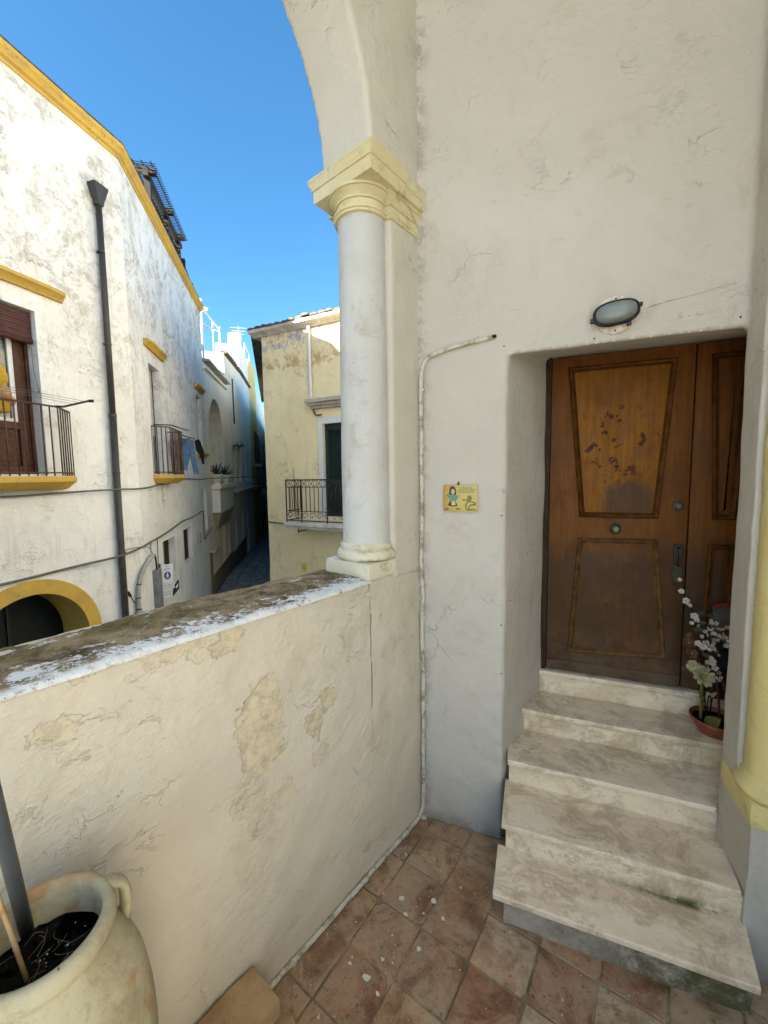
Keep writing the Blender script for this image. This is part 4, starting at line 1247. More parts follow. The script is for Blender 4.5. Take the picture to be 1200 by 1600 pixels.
for fr, x0, x1 in ((F1, -.03, 13), (F2, -.03, 6.05)):
    mb = MB()
    mb.loft([[fr(x0 + (x1 - x0) * k / 30, y, z) for y, z in CP] for k in range(31)]); mb.noise(.005, 4)
    build('cornice', mb, M_ochre, wh, 40)
    mb = MB()
    mb.loft([[fr(x0 + (x1 - x0) * k / 60, y, z + (noise.noise(V((k * .4, 0, 3))) * .012 if z > 6.99 else 0)) for y, z in CT] for k in range(61)])
    build('roof_edge', mb, M_roofdark, wh, 40)
ledge(F1, 1.05, 2.95, .13, 4.26, 4.385, wh, 'lintel_ledge')
ledge(F2, .66, 1.78, .13, 4.24, 4.36, wh, 'lintel_ledge')
ledge(F2, 4.62, 5.66, .13, 4.34, 4.46, wh, 'lintel_ledge')
ledge(F2, 4.58, 5.62, .16, 2.49, 2.63, wh, 'window_sill')

# round yellow doorway
mb = MB()
ai = [(1.76 + .745 * math.cos(PI * k / 32), -.28 + .745 * math.sin(PI * k / 32)) for k in range(33)]
ao = [(1.76 + .93 * math.cos(PI * k / 32), -.28 + .93 * math.sin(PI * k / 32)) for k in range(33)]
ring = [(ai[0][0], STREET)] + ai + [(ai[-1][0], STREET)]
ringo = [(ao[0][0], STREET)] + ao + [(ao[-1][0], STREET)]
loops = [[F1(a[0], -.50, a[1]), F1(a[0], .014, a[1]), F1(b[0], .014, b[1]), F1(b[0], -.02, b[1])] for a, b in zip(ring, ringo)]
mb.loft(loops, False, False)
build('arch_surround', mb, M_ochre, wh, 40)
mb = MB(); mb.box(F1, .95, 2.6, -.545, -.50, STREET, .5)
arcd = build('door', mb, flat('black_green_door', (.008, .010, .009), .5, 0, .3, .4, 8), wh)
mb = MB(); mb.box(F1, 1.70, 1.73, -.50, -.48, STREET, .45)
build('door_stile', mb, M_black, arcd)

# first balcony
def balcony(fr, outline, zt, parent):
    cx = sum(p[0] for p in outline) / len(outline)
    mb = MB()
    lv = [(-.17, .86, .55), (-.155, .90, .66), (-.12, .93, .80), (-.105, .955, .86), (-.085, .97, .93), (-.07, 1.0, 1.0), (-.02, 1.0, 1.0), (0, .99, .97)]
    mb.loft([[fr(cx + (x - cx) * sx, (y * sy if y > 0 else y), zt + dz) for x, y in outline] for dz, sx, sy in lv])
    mb.cuts(.15).noise(.004, 6)
    return build('balcony', mb, M_ochre, parent, 40)
def rail(name, fr, pts, z, r, parent, mat):
    return build(name, MB().tube([fr(x, y, z) for x, y in pts], r, 6), mat, parent, 40)
b1_ = balcony(F1, [(1.0, -.02), (1.39, .30), (2.95, .30), (2.95, -.02)], 1.955, wh)
rp1 = [(1.06, .0), (1.41, .262), (2.90, .262), (2.90, 0)]
rail('top_rail', F1, rp1, 2.83, .012, b1_, M_iron)
rail('bottom_rail', F1, rp1, 2.0, .010, b1_, M_iron)
bars(F1, rp1, (5, 15, 3), 1.96, 2.83, b1_, M_iron, .0085)
mb = MB(); mb.tube([F1(1.44, .25, 2.835), F1(1.36, .30, 2.84), F1(1.18, .50, 2.93)], .014, 6); mb.tube([F1(1.18, .50, 2.93), F1(1.14, .54, 2.935)], .02, 6)
build('clothesline_arm', mb, M_black, b1_, True)
mb = MB()
for dp in (0, .05, .1):
    mb.tube([F1(1.22 + dp * .8, .46 - dp, 2.925 - dp * .4), F1(2.0, .44 - dp, 2.935 - dp * .3), F1(2.9, .46 - dp, 2.95 - dp * .3)], .0028, 5)
build('clothesline', mb, M_cable, b1_, True)

# balcony door of the first facade: frame, glass, panel, rolled blind
mb = MB()
for xa, xb, za, zb in ((1.405, 1.445, 1.99, 4.0), (1.5, 1.575, 2.02, 4.0), (2.5, 2.55, 1.99, 4.0)):
    mb.box(F1, xa, xb, -.235, -.165, za, zb)
mb.box(F1, 1.445, 1.5, -.238, -.19, 1.99, 4.0)
mb.box(F1, 1.575, 2.5, -.23, -.17, 2.55, 2.64)
mb.box(F1, 1.575, 2.5, -.23, -.17, 1.99, 2.09)
fd = build('balcony_door', mb, M_brown, wh)
mb = MB(); mb.box(F1, 1.575, 2.5, -.228, -.195, 2.09, 2.55); mb.box(F1, 1.64, 2.3, -.197, -.182, 2.15, 2.49).bevel(.006, 1)
build('door_panel', mb, M_brown, fd)
mb = MB(); mb.box(F1, 1.575, 1.63, -.215, -.18, 2.64, 4.0); mb.box(F1, 1.63, 2.5, -.215, -.18, 2.64, 2.68)
build('white_sash', mb, M_whitep, fd)
mb = MB(); mb.box(F1, 1.63, 2.5, -.212, -.204, 2.66, 4.0)
build('glass', mb, M_glass, fd)
mb = MB()
loops = []
for k in range(60):
    x = 1.66 + .84 * k / 59
    loops.append([F1(x, -.2035 + .0015 * math.sin(k * 1.1), 2.7), F1(x, -.2035 + .0015 * math.sin(k * 1.1), 3.9)])
mb.loft(loops, False, False)
s = NT('net_curtain', .9, .1); s.b.inputs['Alpha'].default_value = .35
build('net_curtain', mb, s.done(s.mix(s.ss(s.noise(9, 3, .5, 0, s.scale(s.pos, 6, 6, .1)), .4, .6), (.30, .32, .32), (.60, .61, .60))), fd)
blind = thing('rolled_blind', F1(2.0, -.05, 3.66), 'dark maroon wooden slat blind rolled up at the top of the balcony door', 'blind')
M_mar = flat('maroon_slat', (.075, .022, .018), .6, 0, .3, .5, 18)
zb = 4.015
for k in range(11):
    mb = MB(); mb.box(F1, 1.415, 2.54, -.075 + .004 * (k % 2), -.062 + .004 * (k % 2), zb - .031, zb - .002)
    build('slat', mb, M_mar, blind)
    zb -= .0325
mb = MB(); mb.tube([F1(1.42, -.07, zb), F1(2.54, -.07, zb)], .035, 10)
build('slat_roll', mb, M_mar, blind, True)
mb = MB(); mb.tube([F1(1.435, -.06, 3.66), F1(1.43, -.055, 3.3), F1(1.405, -.03, 3.05)], .003, 5); mb.ball(F1(1.405, -.03, 3.04), .012, 1)
build('pull_cord', mb, M_cable, blind, True)
toy = thing('hanging_toy', F1(1.93, .08, 2.6), 'yellow stuffed toy with a tan head hanging at the balcony door', 'toy')
M_ty = flat('yellow_plush', (.48, .30, .04), .95, 0, .1, .3, 20); M_tt = flat('tan_plush', (.42, .26, .13), .95, 0, .1, .35, 20)
build('body', MB().ball(F1(1.97, .10, 3.10), (.12, .12, .16), 3), M_ty, toy, True)
build('head', MB().ball(F1(1.93, .12, 2.92), (.10, .09, .10), 3), M_tt, toy, True)
mb = MB(); mb.box(F1, 1.87, 2.06, .06, .18, 2.69, 2.83).bevel(.04, 3)
build('skirt', mb, M_ty, toy, True)
for sx in (-1, 1):
    build('arm', MB().ball(F1(1.93 + .09 * sx, .14, 2.84), (.04, .04, .06), 2), M_tt, toy, True)

# second balcony
b2_ = balcony(F2, [(.76, -.02), (.76, .10), (.95, .30), (1.80, .30), (1.86, .24), (1.86, -.02)], 1.985, wh)
rp2 = [(.80, .0), (.80, .09), (.97, .27), (1.82, .27), (1.82, 0)]
rail('top_rail', F2, rp2, 2.86, .012, b2_, M_iron)
rail('bottom_rail', F2, rp2, 2.03, .010, b2_, M_iron)
bars(F2, rp2, (1, 3, 9, 3), 1.99, 2.86, b2_, M_iron, .0085)
mb = MB(); mb.box(F2, 1.62, 1.80, .255, .262, 2.06, 2.84)
build('dark_screen', mb, M_brown, b2_)
mb = MB(); mb.tube([F2(.78, .05, 2.885), F2(.95, .30, 2.90), F2(1.75, .42, 2.885)], .012, 6)
build('clothesline_arm', mb, M_black, b2_, True)
mb = MB(); mb.box(F2, .865, .99, -.15, -.09, 2.0, 3.995); mb.box(F2, .99, 1.20, -.15, -.10, 2.0, 2.72)
d2_ = build('balcony_door', mb, M_brown, wh)
mb = MB(); mb.box(F2, .96, 1.515, -.16, -.14, 2.0, 3.995)
build('glass', mb, M_glass, d2_)
mb = MB(); mb.box(F2, 1.10, 1.46, -.139, -.132, 2.74, 3.98)
build('inner_shutter', mb, M_greyl, d2_)
for (xa, xb, za, zb, d) in [(4.80, 5.45, 2.64, 4.2, .13), (1.06, 1.90, -.14, .70, .15), (2.64, 3.45, -.06, .72, .12), (5.0, 5.56, .40, 1.62, .12)]:
    mb = MB(); mb.box(F2, xa, xb, -d - .01, -d + .02, za, za + .05); mb.box(F2, xa, xb, -d - .01, -d + .02, zb - .05, zb); mb.box(F2, xa, xa + .10, -d - .012, -d + .025, za, zb); mb.box(F2, xb - .05, xb, -d - .012, -d + .025, za, zb)
    w_ = build('window', mb, M_brown if za < 2 else M_greyl, wh)
    mb = MB(); mb.box(F2, xa, xb, -d - .02, -d - .011, za, zb)
    build('pane', mb, M_glass if za < 2 else M_greyl, w_)
mb = MB(); mb.box(F2, 5.62, 5.96, -.01, .02, STREET, -.35)
build('street_door', mb, flat('tan_door', (.32, .25, .14), .7, 0, .3, .3, 8), wh)
mb = MB(); mb.box(F2, 5.5, 6.02, .0, .20, -.32, -.24).bevel(.01, 1)
build('door_canopy', mb, M_stone, wh)
mb = MB(); mb.box(F2, 4.05, 4.3, .0, .05, .18, .45).bevel(.01, 1)
build('meter_box', mb, M_greyl, wh)

# rainwater pipe
dp = thing('downpipe', F1(.48, .06, STREET), 'tall dark brown rainwater pipe with a funnel top on the white facade', 'pipe')
mb = MB(); mb.tube([F1(.445, .07, 5.86), F1(.455, .07, 2.84)], .042, 12)
build('pipe', mb, M_pipe, dp, True)
mb = MB(); mb.tube([F1(.455, .07, 2.86), F1(.475, .07, .7), F1(.485, .07, STREET)], .047, 12)
build('pipe', mb, M_pipe, dp, True)
for z in (2.84, 5.84, .73):
    build('pipe_joint', MB().tube([F1(.456, .07, z), F1(.456, .07, z + .05)], .052, 12), M_pipe, dp, 40)
mb = MB()
fc = F1(.445, .08, 0)
mb.loft([[fc + F1.ex * x + F1.ey * y + V((0, 0, z)) for x, y in [(-a, -b), (a, -b), (a, b), (-a, b)]] for z, a, b in [(5.84, .042, .042), (5.90, .05, .05), (6.08, .105, .075), (6.12, .11, .075)]]).bevel(.006, 1)
build('funnel', mb, M_pipe, dp, 40)
for z in (5.2, 3.9, 2.0, -.4):
    mb = MB(); mb.tube([F1(.46, .0, z), F1(.46, .07, z)], .01, 6); mb.tube([F1(.46, .07, z - .012), F1(.46, .07, z + .012)], .053, 12)
    build('bracket', mb, M_pipe, dp, 40)

# cables on the facade
def cable(pts, label, r=.012, mat=None, nm='facade_cable'):
    mb = MB(); mb.tube(smoothpath(pts, 6), r, 6)
    return tag(single(nm, mb, mat or M_cable, True), label, 'cable')
cable([F1(6, .03, 1.77), F1(3, .03, 1.76), F1(2.0, .04, 1.72), F1(1.2, .04, 1.74), F1(.55, .12, 1.755), F1(.1, .04, 1.75), F2(.35, .03, 1.76), F2(.8, .04, 1.79), F2(1.9, .04, 1.83), F2(3.0, .03, 1.90), F2(4.5, .03, 1.88), F2(6.0, .04, 1.90), F2(9.0, .6, 1.93), F2(16, .5, 1.98)], 'upper grey cable running under the balconies of the white house', .014)
cable([F1(6, .03, .72), F1(3, .03, .70), F1(2.0, .03, .69), F1(1.2, .03, .71), F1(.55, .12, .74), F1(.1, .03, .78), F2(.35, .03, .82), F2(.8, .03, .83), F2(1.4, .03, .86), F2(2.4, .05, .95), F2(3.2, .05, .95), F2(4.0, .05, .97), F2(4.7, .05, .98), F2(4.72, .05, .5), F2(4.75, .05, .2), F2(5.3, .06, .33), F2(5.9, .06, .40)], 'lower grey cable running above the yellow arch and street signs', .016)
cable([F1(.5, .09, .80), F1(.25, .06, .81), F2(.05, .05, .77), F2(.12, .05, .72)], 'short loose cable end beside the downpipe', .006)
cable([F2(.30, .03, .83), F2(.27, .03, .68), F2(.30, .05, .60)], 'short dark cable dropping to the grey conduit mouth', .008)
cable([F2(.66, .03, .84), F2(.64, .03, .6), F2(.62, .03, .25)], 'thin vertical cable above the pedestrian sign', .007)
cd_ = thing('bent_conduit', F1(.16, .05, STREET), 'thick grey bent conduit rising from the street beside the pipe', 'conduit')
mb = MB(); mb.tube(smoothpath([F1(.21, .05, -.25), F1(.20, .05, .05), F1(.14, .05, .30), F1(.04, .05, .46), F2(.10, .05, .54), F2(.26, .05, .58), F2(.31, .05, .57)], 5), .034, 10)
build('hose', mb, M_greyl, cd_, True)
mb = MB(); mb.tube([F1(.21, .05, STREET), F1(.21, .05, -.22)], .045, 10)
build('sleeve', mb, M_whitep if False else M_greyl, cd_, 40)
mb = MB(); mb.tube(smoothpath([F2(.30, .06, .58), F2(.36, .06, .57), F2(.40, .06, .45), F2(.42, .06, .30)], 4), .016, 8)
build('black_cable', mb, M_black, cd_, True)
for p, t in [(F1(.175, .05, .20), V((0, 0, 1))), (F1(.205, .05, -.02), V((0, 0, 1))), (F1(.21, .05, -.20), V((0, 0, 1)))]:
    build('band', MB().tube([p - t * .008, p + t * .008], .039, 10), M_black, cd_, 40)
mb = MB(); mb.tube(smoothpath([F1(.24, .04, -.08), F1(.30, .05, -.06), F1(.35, .05, .06)], 4), .008, 6); mb.tube([F1(.35, .05, .05), F1(.40, .06, .13)], .022, 8)
tag(single('door_buzzer', mb, M_black, True), 'small black socket on a bent stalk left of the grey conduit', 'socket')
cb = thing('cable_cover', F2(.45, .06, STREET), 'tall dark grey metal cable cover on the street wall', 'cover')
mb = MB(); mb.box(F2, .36, .56, .0, .10, STREET, .30).bevel(.012, 2)
build('channel', mb, M_grey, cb, 40)
for x in (.42, .50):
    mb = MB(); mb.box(F2, x - .004, x + .004, .10, .108, STREET, .28)
    build('rib', mb, M_grey, cb)

# street signs, standing out from the wall and facing the terrace
SF = Fr(F2(.62, .06, 0), tuple(F2.ey * .82 + F2.ex * .57), tuple((F2.ex * -.82 + F2.ey * .57)))
SF.ex.normalize(); SF.ey.normalize()
M_signw = flat('sign_white', (.66, .67, .68), .45, 0, .4, .08, 10)
M_blue = flat('sign_blue', (.03, .04, .20), .45, 0, .4, .1, 10)
sg = thing('pedestrian_sign', SF(0, 0, STREET), 'white street sign with a blue pedestrian disc, topmost on the post', 'sign')
M_post = flat('dark_post', (.05, .05, .055), .5, .3, .4, .3, 10)
post = thing('sign_post', SF(0, -.03, STREET), 'dark post carrying the three street signs by the white wall', 'post')
build('post', MB().tube([SF(-.005, -.03, STREET), SF(-.005, -.03, .36)], .022, 8), M_post, post, True)
mb = MB(); mb.box(SF, .01, .215, -.012, .0, -.005, .335).bevel(.004, 1)
sp = build('plate', mb, M_signw, sg, 40)
text_obj('lettering', 'AREA', M_black, sp, SF(.112, .002, .295), SF.ex, UPZ, .055, .022)
text_obj('lettering', 'PEDONALE', M_black, sp, SF(.112, .002, .245), SF.ex, UPZ, .115, .024)
mb = MB(); mb.loft([[SF(.112 + .058 * math.cos(2 * PI * k / 32), y, .125 + .075 * math.sin(2 * PI * k / 32)) for k in range(32)] for y in (-.002, .0025)])
build('blue_disc', mb, M_blue, sp)
mb = MB()
for pts in ([(.112, .168, .011)],):
    mb.loft([[SF(.112 + .011 * math.cos(2 * PI * k / 12), y, .172 + .012 * math.sin(2 * PI * k / 12)) for k in range(12)] for y in (.002, .0045)])
mb.prism(SF, [(.098, .156), (.126, .156), (.134, .115), (.124, .112), (.121, .125), (.135, .075), (.125, .073), (.112, .11), (.100, .073), (.090, .075), (.103, .125), (.100, .112), (.090, .115)], .002, .0045)
build('walking_figure', mb, M_signw, sp)
for (nm_, z0, z1, x1, lines, lab) in (('time_plate', -.135, -.018, .225, ('DALLE ORE 20.00', 'ALLE ORE 6.00'), 'white plate of text right below the pedestrian sign'), ('notice_plate', -.285, -.15, .185, ('ECCETTO', 'RESIDENTI'), 'lowest white plate of text on the sign post')):
    t_ = thing(nm_, SF(.1, 0, z0), lab, 'sign')
    mb = MB(); mb.box(SF, .012, x1, -.011, .0, z0, z1).bevel(.003, 1)
    pp = build('plate', mb, M_signw, t_, 40)
    for k, tx in enumerate(lines):
        text_obj('lettering', tx, M_black, pp, SF((.012 + x1) / 2, .002, z1 - .035 - .045 * k), SF.ex, UPZ, (x1 - .012) * .78, .024)
ar = thing('arrow_sign', SF(.25, .01, -.25), 'black framed arrow sign sticking out behind the lower plates', 'sign')
mb = MB(); mb.prism(SF, [(.19, -.30), (.315, -.16), (.315, .0), (.30, .0), (.232, -.09), (.225, -.06), (.20, -.19)], -.03, -.016)
build('frame', mb, M_black, ar)
mb = MB(); mb.prism(SF, [(.245, -.13), (.295, -.06), (.295, -.115), (.26, -.155)], -.017, -.012)
build('white_mark', mb, M_signw, ar)

# laundry on the line beside the second balcony
lx_ = (F2.ex * .80 + F2.ey * .60).normalized(); ly_ = (F2.ey * .80 - F2.ex * .60).normalized()
lf = Fr(F2(2.12, .34, 0) - lx_ * 2.2, tuple(lx_), tuple(ly_))
ln = thing('drying_rack', F2(2.35, .2, 2.74), 'short black drying arm with a line beside the second balcony', 'rack')
mb = MB(); mb.tube([F2(1.84, .28, 2.80), F2(2.02, .36, 2.775), F2(2.62, .36, 2.80)], .012, 6)
mb.tube([F2(1.82, .27, 2.6), F2(2.1, .36, 2.775)], .008, 6)
build('arm', mb, M_black, ln, True)
def cloth(name, outline, mat, label, cat, amp=.015, y0=0.0, th=.012):
    mb = MB()
    mb.prism(lf, outline, y0 - th / 2, y0 + th / 2).cuts(.05)
    for v in mb.bm.verts:
        v.co += lf.ey * (noise.noise(V((v.co.x * 9, v.co.y * 9, v.co.z * 2.5))) * amp * 2)
    return tag(single(name, mb, mat, 60), label, cat)
M_denim = flat('blue_denim', (.085, .16, .29), .9, 0, .1, .45, 14); M_blackc = flat('black_cloth', (.010, .010, .012), .9, 0, .1, .3, 20)
cloth('jeans', [(2.02, 2.76), (2.30, 2.74), (2.43, 2.0), (2.29, 1.99), (2.19, 2.44), (2.13, 2.08), (2.03, 2.08)], M_denim, 'light blue jeans hung by the waist on the drying line', 'jeans')
cloth('black_top', [(2.30, 2.72), (2.40, 2.76), (2.47, 2.72), (2.55, 2.5), (2.54, 2.32), (2.50, 2.33), (2.53, 2.22), (2.48, 2.22), (2.40, 2.45), (2.34, 2.50)], M_blackc, 'black top hanging to the right of the jeans', 'top', .015, .05)
cloth('grey_towel', [(1.86, 2.70), (1.99, 2.73), (2.00, 2.28), (1.92, 2.30)], flat('grey_green_cloth', (.26, .31, .30), .9, 0, .1, .3, 14), 'pale grey-green towel hanging left of the jeans', 'towel', .015, -.06)
# pergola on the roof
pg = thing('roof_pergola', F2(3.6, -.6, 6.95), 'dark maroon timber pergola with a trellis on the white house roof', 'pergola')
M_tim = flat('maroon_timber', (.008, .0035, .003), .6, 0, .3, .4, 12)
def timber(name, pts_a, pts_b, w_, parent=pg):
    a, b = V(pts_a), V(pts_b)
    t = (b - a).normalized(); u = t.cross(V((0, 0, 1)) if abs(t.z) < .9 else F2.ex).normalized(); q = t.cross(u)
    mb = MB(); mb.loft([[p + (u * sx + q * sy) * w_ for sx, sy in ((-1, -1), (1, -1), (1, 1), (-1, 1))] for p in (a, b)])
    return build(name, mb, M_tim, parent)
for x in (2.35, 3.65, 4.70):
    timber('post', F2(x, -.22, 6.95), F2(x, -.22, 8.12), .055)
    timber('beam', F2(x - .02, -.05, 8.18), F2(x - .02, -1.7, 8.22), .06)
    timber('post', F2(x, -1.6, 6.95), F2(x, -1.6, 8.12), .05)
timber('rail', F2(2.2, -.22, 8.08), F2(4.95, -.22, 8.08), .055)
timber('rail', F2(2.3, -.24, 7.5), F2(4.75, -.24, 7.5), .03)
mb = MB()
for k in range(46):
    x = 2.2 + 2.75 * k / 45
    mb.tube([F2(x, -.02, 8.255), F2(x + .01, -1.6, 8.27)], .009, 4)
for k in range(9):
    mb.tube([F2(2.15, -.1 - .17 * k, 8.27), F2(4.98, -.1 - .17 * k, 8.28)], .012, 4)
tag(build('reed_mat', mb, M_tim, pg), kind='stuff')
def trellis(x0, x1, z0, z1, p, parent):
    mb = MB(); n = int((x1 - x0 + z1 - z0) / .11)
    for k in range(n):
        c = k * .11
        for sgn in (0, 1):
            pa, pb = [], []
            xa = max(x0, x0 + c - (z1 - z0)); xb_ = min(x1, x0 + c)
            if xb_ <= xa: continue
            za = z0 + (c - (xa - x0)); zb_ = z0 + (c - (xb_ - x0))
            A = (xa, za) if not sgn else (xa, z0 + z1 - za); B = (xb_, zb_) if not sgn else (xb_, z0 + z1 - zb_)
            mb.tube([F2(A[0], p + .01 * sgn, A[1]), F2(B[0], p + .01 * sgn, B[1])], .012, 4)
    return build('trellis', mb, M_tim, parent)
trellis(2.4, 4.7, 6.95, 7.95, -.26, pg)
tr = thing('roof_trellis', F2(5.8, -.2, 6.95), 'lower dark lattice screen at the far end of the white house roof', 'trellis')
timber('post', F2(5.13, -.2, 6.95), F2(5.13, -.2, 7.86), .05, tr)
timber('post', F2(5.98, -.2, 6.95), F2(5.98, -.2, 7.6), .06, tr)
timber('rail', F2(5.13, -.2, 7.72), F2(5.98, -.2, 7.58), .025, tr)
trellis(5.15, 5.96, 6.95, 7.56, -.22, tr)

# ================================================================== houses down the alley (left side)
def win(fr, xa, xb, za, zb, parent, mat=M_glass, frame=M_stone, y=-.02):
    mb = MB()
    t = .06
    for a in ((xa, xb, za - t, za), (xa, xb, zb, zb + t), (xa - t, xa, za - t, zb + t), (xb, xb + t, za - t, zb + t)):
        mb.box(fr, a[0], a[1], y, .03, a[2], a[3])
    w_ = build('window', mb, frame, parent)
    mb = MB(); mb.box(fr, xa, xb, -.01, .008, za, zb)
    build('pane', mb, mat, w_)
    return w_
ah = thing('loggia_house', F2(8.3, 0, STREET), 'cream house with a tall round loggia arch and bracketed balcony in the alley', 'house')
mb = MB(); facade(mb, F2, 6.02, 10.6, STREET - 1, 5.42, [(8.05, 8.85, -1.6, .25, .25), (9.35, 9.95, -1.7, .1, .25)], [(8.02, 3.05, 1.58, 2.1, 1.4)], 5, .35)
build('wall', mb, M_far_c, ah)
mb = MB(); mb.box(F2, 6.02, 10.4, -4, -1.1, 5.4, 6.9); build('set_back_wall', mb, M_far_w, ah)
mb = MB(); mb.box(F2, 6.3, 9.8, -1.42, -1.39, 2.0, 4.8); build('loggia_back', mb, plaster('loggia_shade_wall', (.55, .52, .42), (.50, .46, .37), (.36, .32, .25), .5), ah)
for z, p in ((5.18, .10), (5.40, .20)):
    mb = MB(); mb.along(F2, [(-.1, z), (p, z + .03), (p, z + .10), (-.1, z + .11)], 6.02, 10.65, .30); build('cornice', mb, M_far_c if z < 5.3 else M_stone, ah)
mb = MB()
lv = [(.20, .03, .60), (.36, .10, .75), (.48, .12, .78), (.52, .17, .84), (.66, .19, .88), (.72, .25, .95), (.80, .26, 1.0)]
mb.loft([[F2(8.0 + (x - 8.0) * sx, y, z) for x, y in [(6.45, -.02), (6.45, p), (9.95, p), (9.95, -.02)]] for z, p, sx in lv]); mb.noise(.02, 5)
bl = build('balcony', mb, M_stone, ah, 40)
mb = MB(); mb.box(F2, 6.5, 9.9, .0, .24, .80, 1.55)
build('parapet', mb, M_far_w, bl)
mb = MB(); mb.box(F2, 6.42, 9.98, .0, .30, 1.55, 1.70).bevel(.02, 1); build('handrail', mb, M_far_c, bl)
for xa, xb, zb in ((8.05, 8.85, .25), (9.35, 9.95, .1)):
    mb = MB(); mb.box(F2, xa, xb, -.26, -.22, -2.4, zb); build('door', mb, M_brown, ah)
mb = MB(); mb.box(F2, 6.02, 10.6, .0, .03, -3, -1.15); build('dado', mb, plaster('brown_dado', (.26, .20, .15), (.22, .17, .13), (.12, .1, .08), .5), ah)
# agaves in pots on that balcony
M_agave = flat('agave_leaf', (.05, .07, .045), .6, 0, .3, .4, 12)
for x, lab in ((6.85, 'spiky agave in a pale urn, left one on the alley balcony'), (8.75, 'spiky agave in a pale urn, right one on the alley balcony')):
    a = thing('potted_agave', F2(x, .10, 1.70), lab, 'potted plant', 'agaves on the alley balcony')
    mb = MB(); mb.lathe(F2(x, .10, 1.70), [(.12, 0), (.10, .05), (.16, .14), (.20, .28), (.22, .30), (.21, .33)], 16)
    build('urn', mb, M_far_c, a, 40)
    for k in range(11):
        t = 2 * PI * k / 11; e = .3 + .9 * ((k * 7) % 5) / 5
        d = V((math.cos(t) * math.cos(e), math.sin(t) * math.cos(e), math.sin(e)))
        c = F2(x, .10, 2.02); sd = d.cross(V((0, 0, 1))).normalized()
        mb = MB(); mb.loft([[c + d * L_ + sd * ww, c + d * L_ - V((0, 0, .015 * ww / .04)), c + d * L_ - sd * ww] for L_, ww in ((0, .03), (.15, .04), (.35, .028), (.5, .004))])
        build('leaf', mb, M_agave, a)
# white pipe pergola and rooftop things on that house
wp = thing('white_pergola', F2(8.5, -.4, 5.6), 'thin white metal pergola frame on the loggia house roof', 'frame')
def pole(a, b, r=.035, nm='pole'): build(nm, MB().tube([a, b], r, 6), M_whitep, wp, True)
pole(F2(7.4, -.2, 5.4), F2(7.4, -.2, 7.75)); pole(F2(11.3, -.2, 6.9), F2(11.3, -.2, 8.2)); pole(F2(7.4, -.2, 7.5), F2(11.3, -.2, 8.1)); pole(F2(7.4, -1.2, 6.8), F2(7.4, -1.2, 8.4))
pole(F2(7.4, -.2, 6.95), F2(11.3, -.2, 8.05 - .02)); pole(F2(10.2, -.3, 6.9), F2(10.2, -.3, 8.0), .02)
ds = thing('satellite_dish', F2(9.8, -.6, 7.0), 'small white satellite dish above the loggia house roof', 'dish')
mb = MB(); dc = F2(9.8, -.6, 8.25); mb.lathe(dc, [(.02, 0), (.12, .02), (.2, .06), (.24, .11)], 18, False); build('dish', mb, M_whitep, ds, True)
build('mast', MB().tube([F2(9.8, -.6, 6.9), dc], .02, 6), M_greyl, ds, True)
rpn = thing('roof_plant', F2(9.2, -.9, 6.9), 'small dark spiky plant on the loggia house roof edge', 'plant')
for k in range(8):
    t = k * .8; c = F2(9.2, -.9, 6.9); d = V((math.cos(t) * .5, math.sin(t) * .5, .8))
    build('leaf', MB().tube([c, c + d * .3, c + d * .5 + V((math.cos(t) * .1, 0, 0))], [.03, .03, .005], 5), M_agave, rpn)

nh = thing('grey_white_house', F2(13.2, 0, STREET), 'streaked white house with a sloping roof edge in the alley', 'house')
mb = MB(); facade(mb, F2, 10.6, 16.0, STREET - 1.2, 7.0, [(12.1, 13.0, 1.7, 3.35, .4), (13.9, 15.3, 1.7, 3.5, .5), (11.6, 12.4, -2, .2, .3), (14.3, 15.2, -2.4, .15, .3)], [], 5, .55)
build('wall', mb, M_far_c, nh)
mb = MB(); mb.along(F2, [(-.1, 6.92), (.14, 6.96), (.16, 7.04), (-.1, 7.08)], 10.6, 16, .56); build('roof_edge', mb, M_roofdark, nh)
mb = MB(); mb.along(F2, [(-.05, 1.12), (.22, 1.22), (.24, 1.32), (-.05, 1.36)], 10.6, 16); build('string_course', mb, M_stone, nh)
for xa, xb, za, zb, d in [(12.1, 13.0, 1.7, 3.35, .4), (13.9, 15.3, 1.7, 3.5, .5), (11.6, 12.4, -2, .2, .3), (14.3, 15.2, -2.4, .15, .3)]:
    mb = MB(); mb.box(F2, xa, xb, -d - .02, -d + .02, za, zb); build('window' if za > 0 else 'door', mb, M_brown if za < 0 else M_grey, nh)
    if za > 0:
        mb = MB(); mb.box(F2, xa - .1, xb + .1, 0, .2, zb + .05, zb + .17); build('hood', mb, M_stone, nh)
mb = MB(); mb.box(F2, 10.6, 16.0, .0, .03, -3.4, -1.3); build('dado', mb, bpy.data.materials['brown_dado'], nh)
build('drainpipe', MB().tube([F2(12.6, .06, 6.4), F2(12.7, .06, 4.4)], .03, 6), M_iron, nh, True)
mb = MB(); mb.box(F2, 13.6, 16.3, -.75, -.06, 7.0, 8.25); build('roof_room', mb, M_far_w, nh)

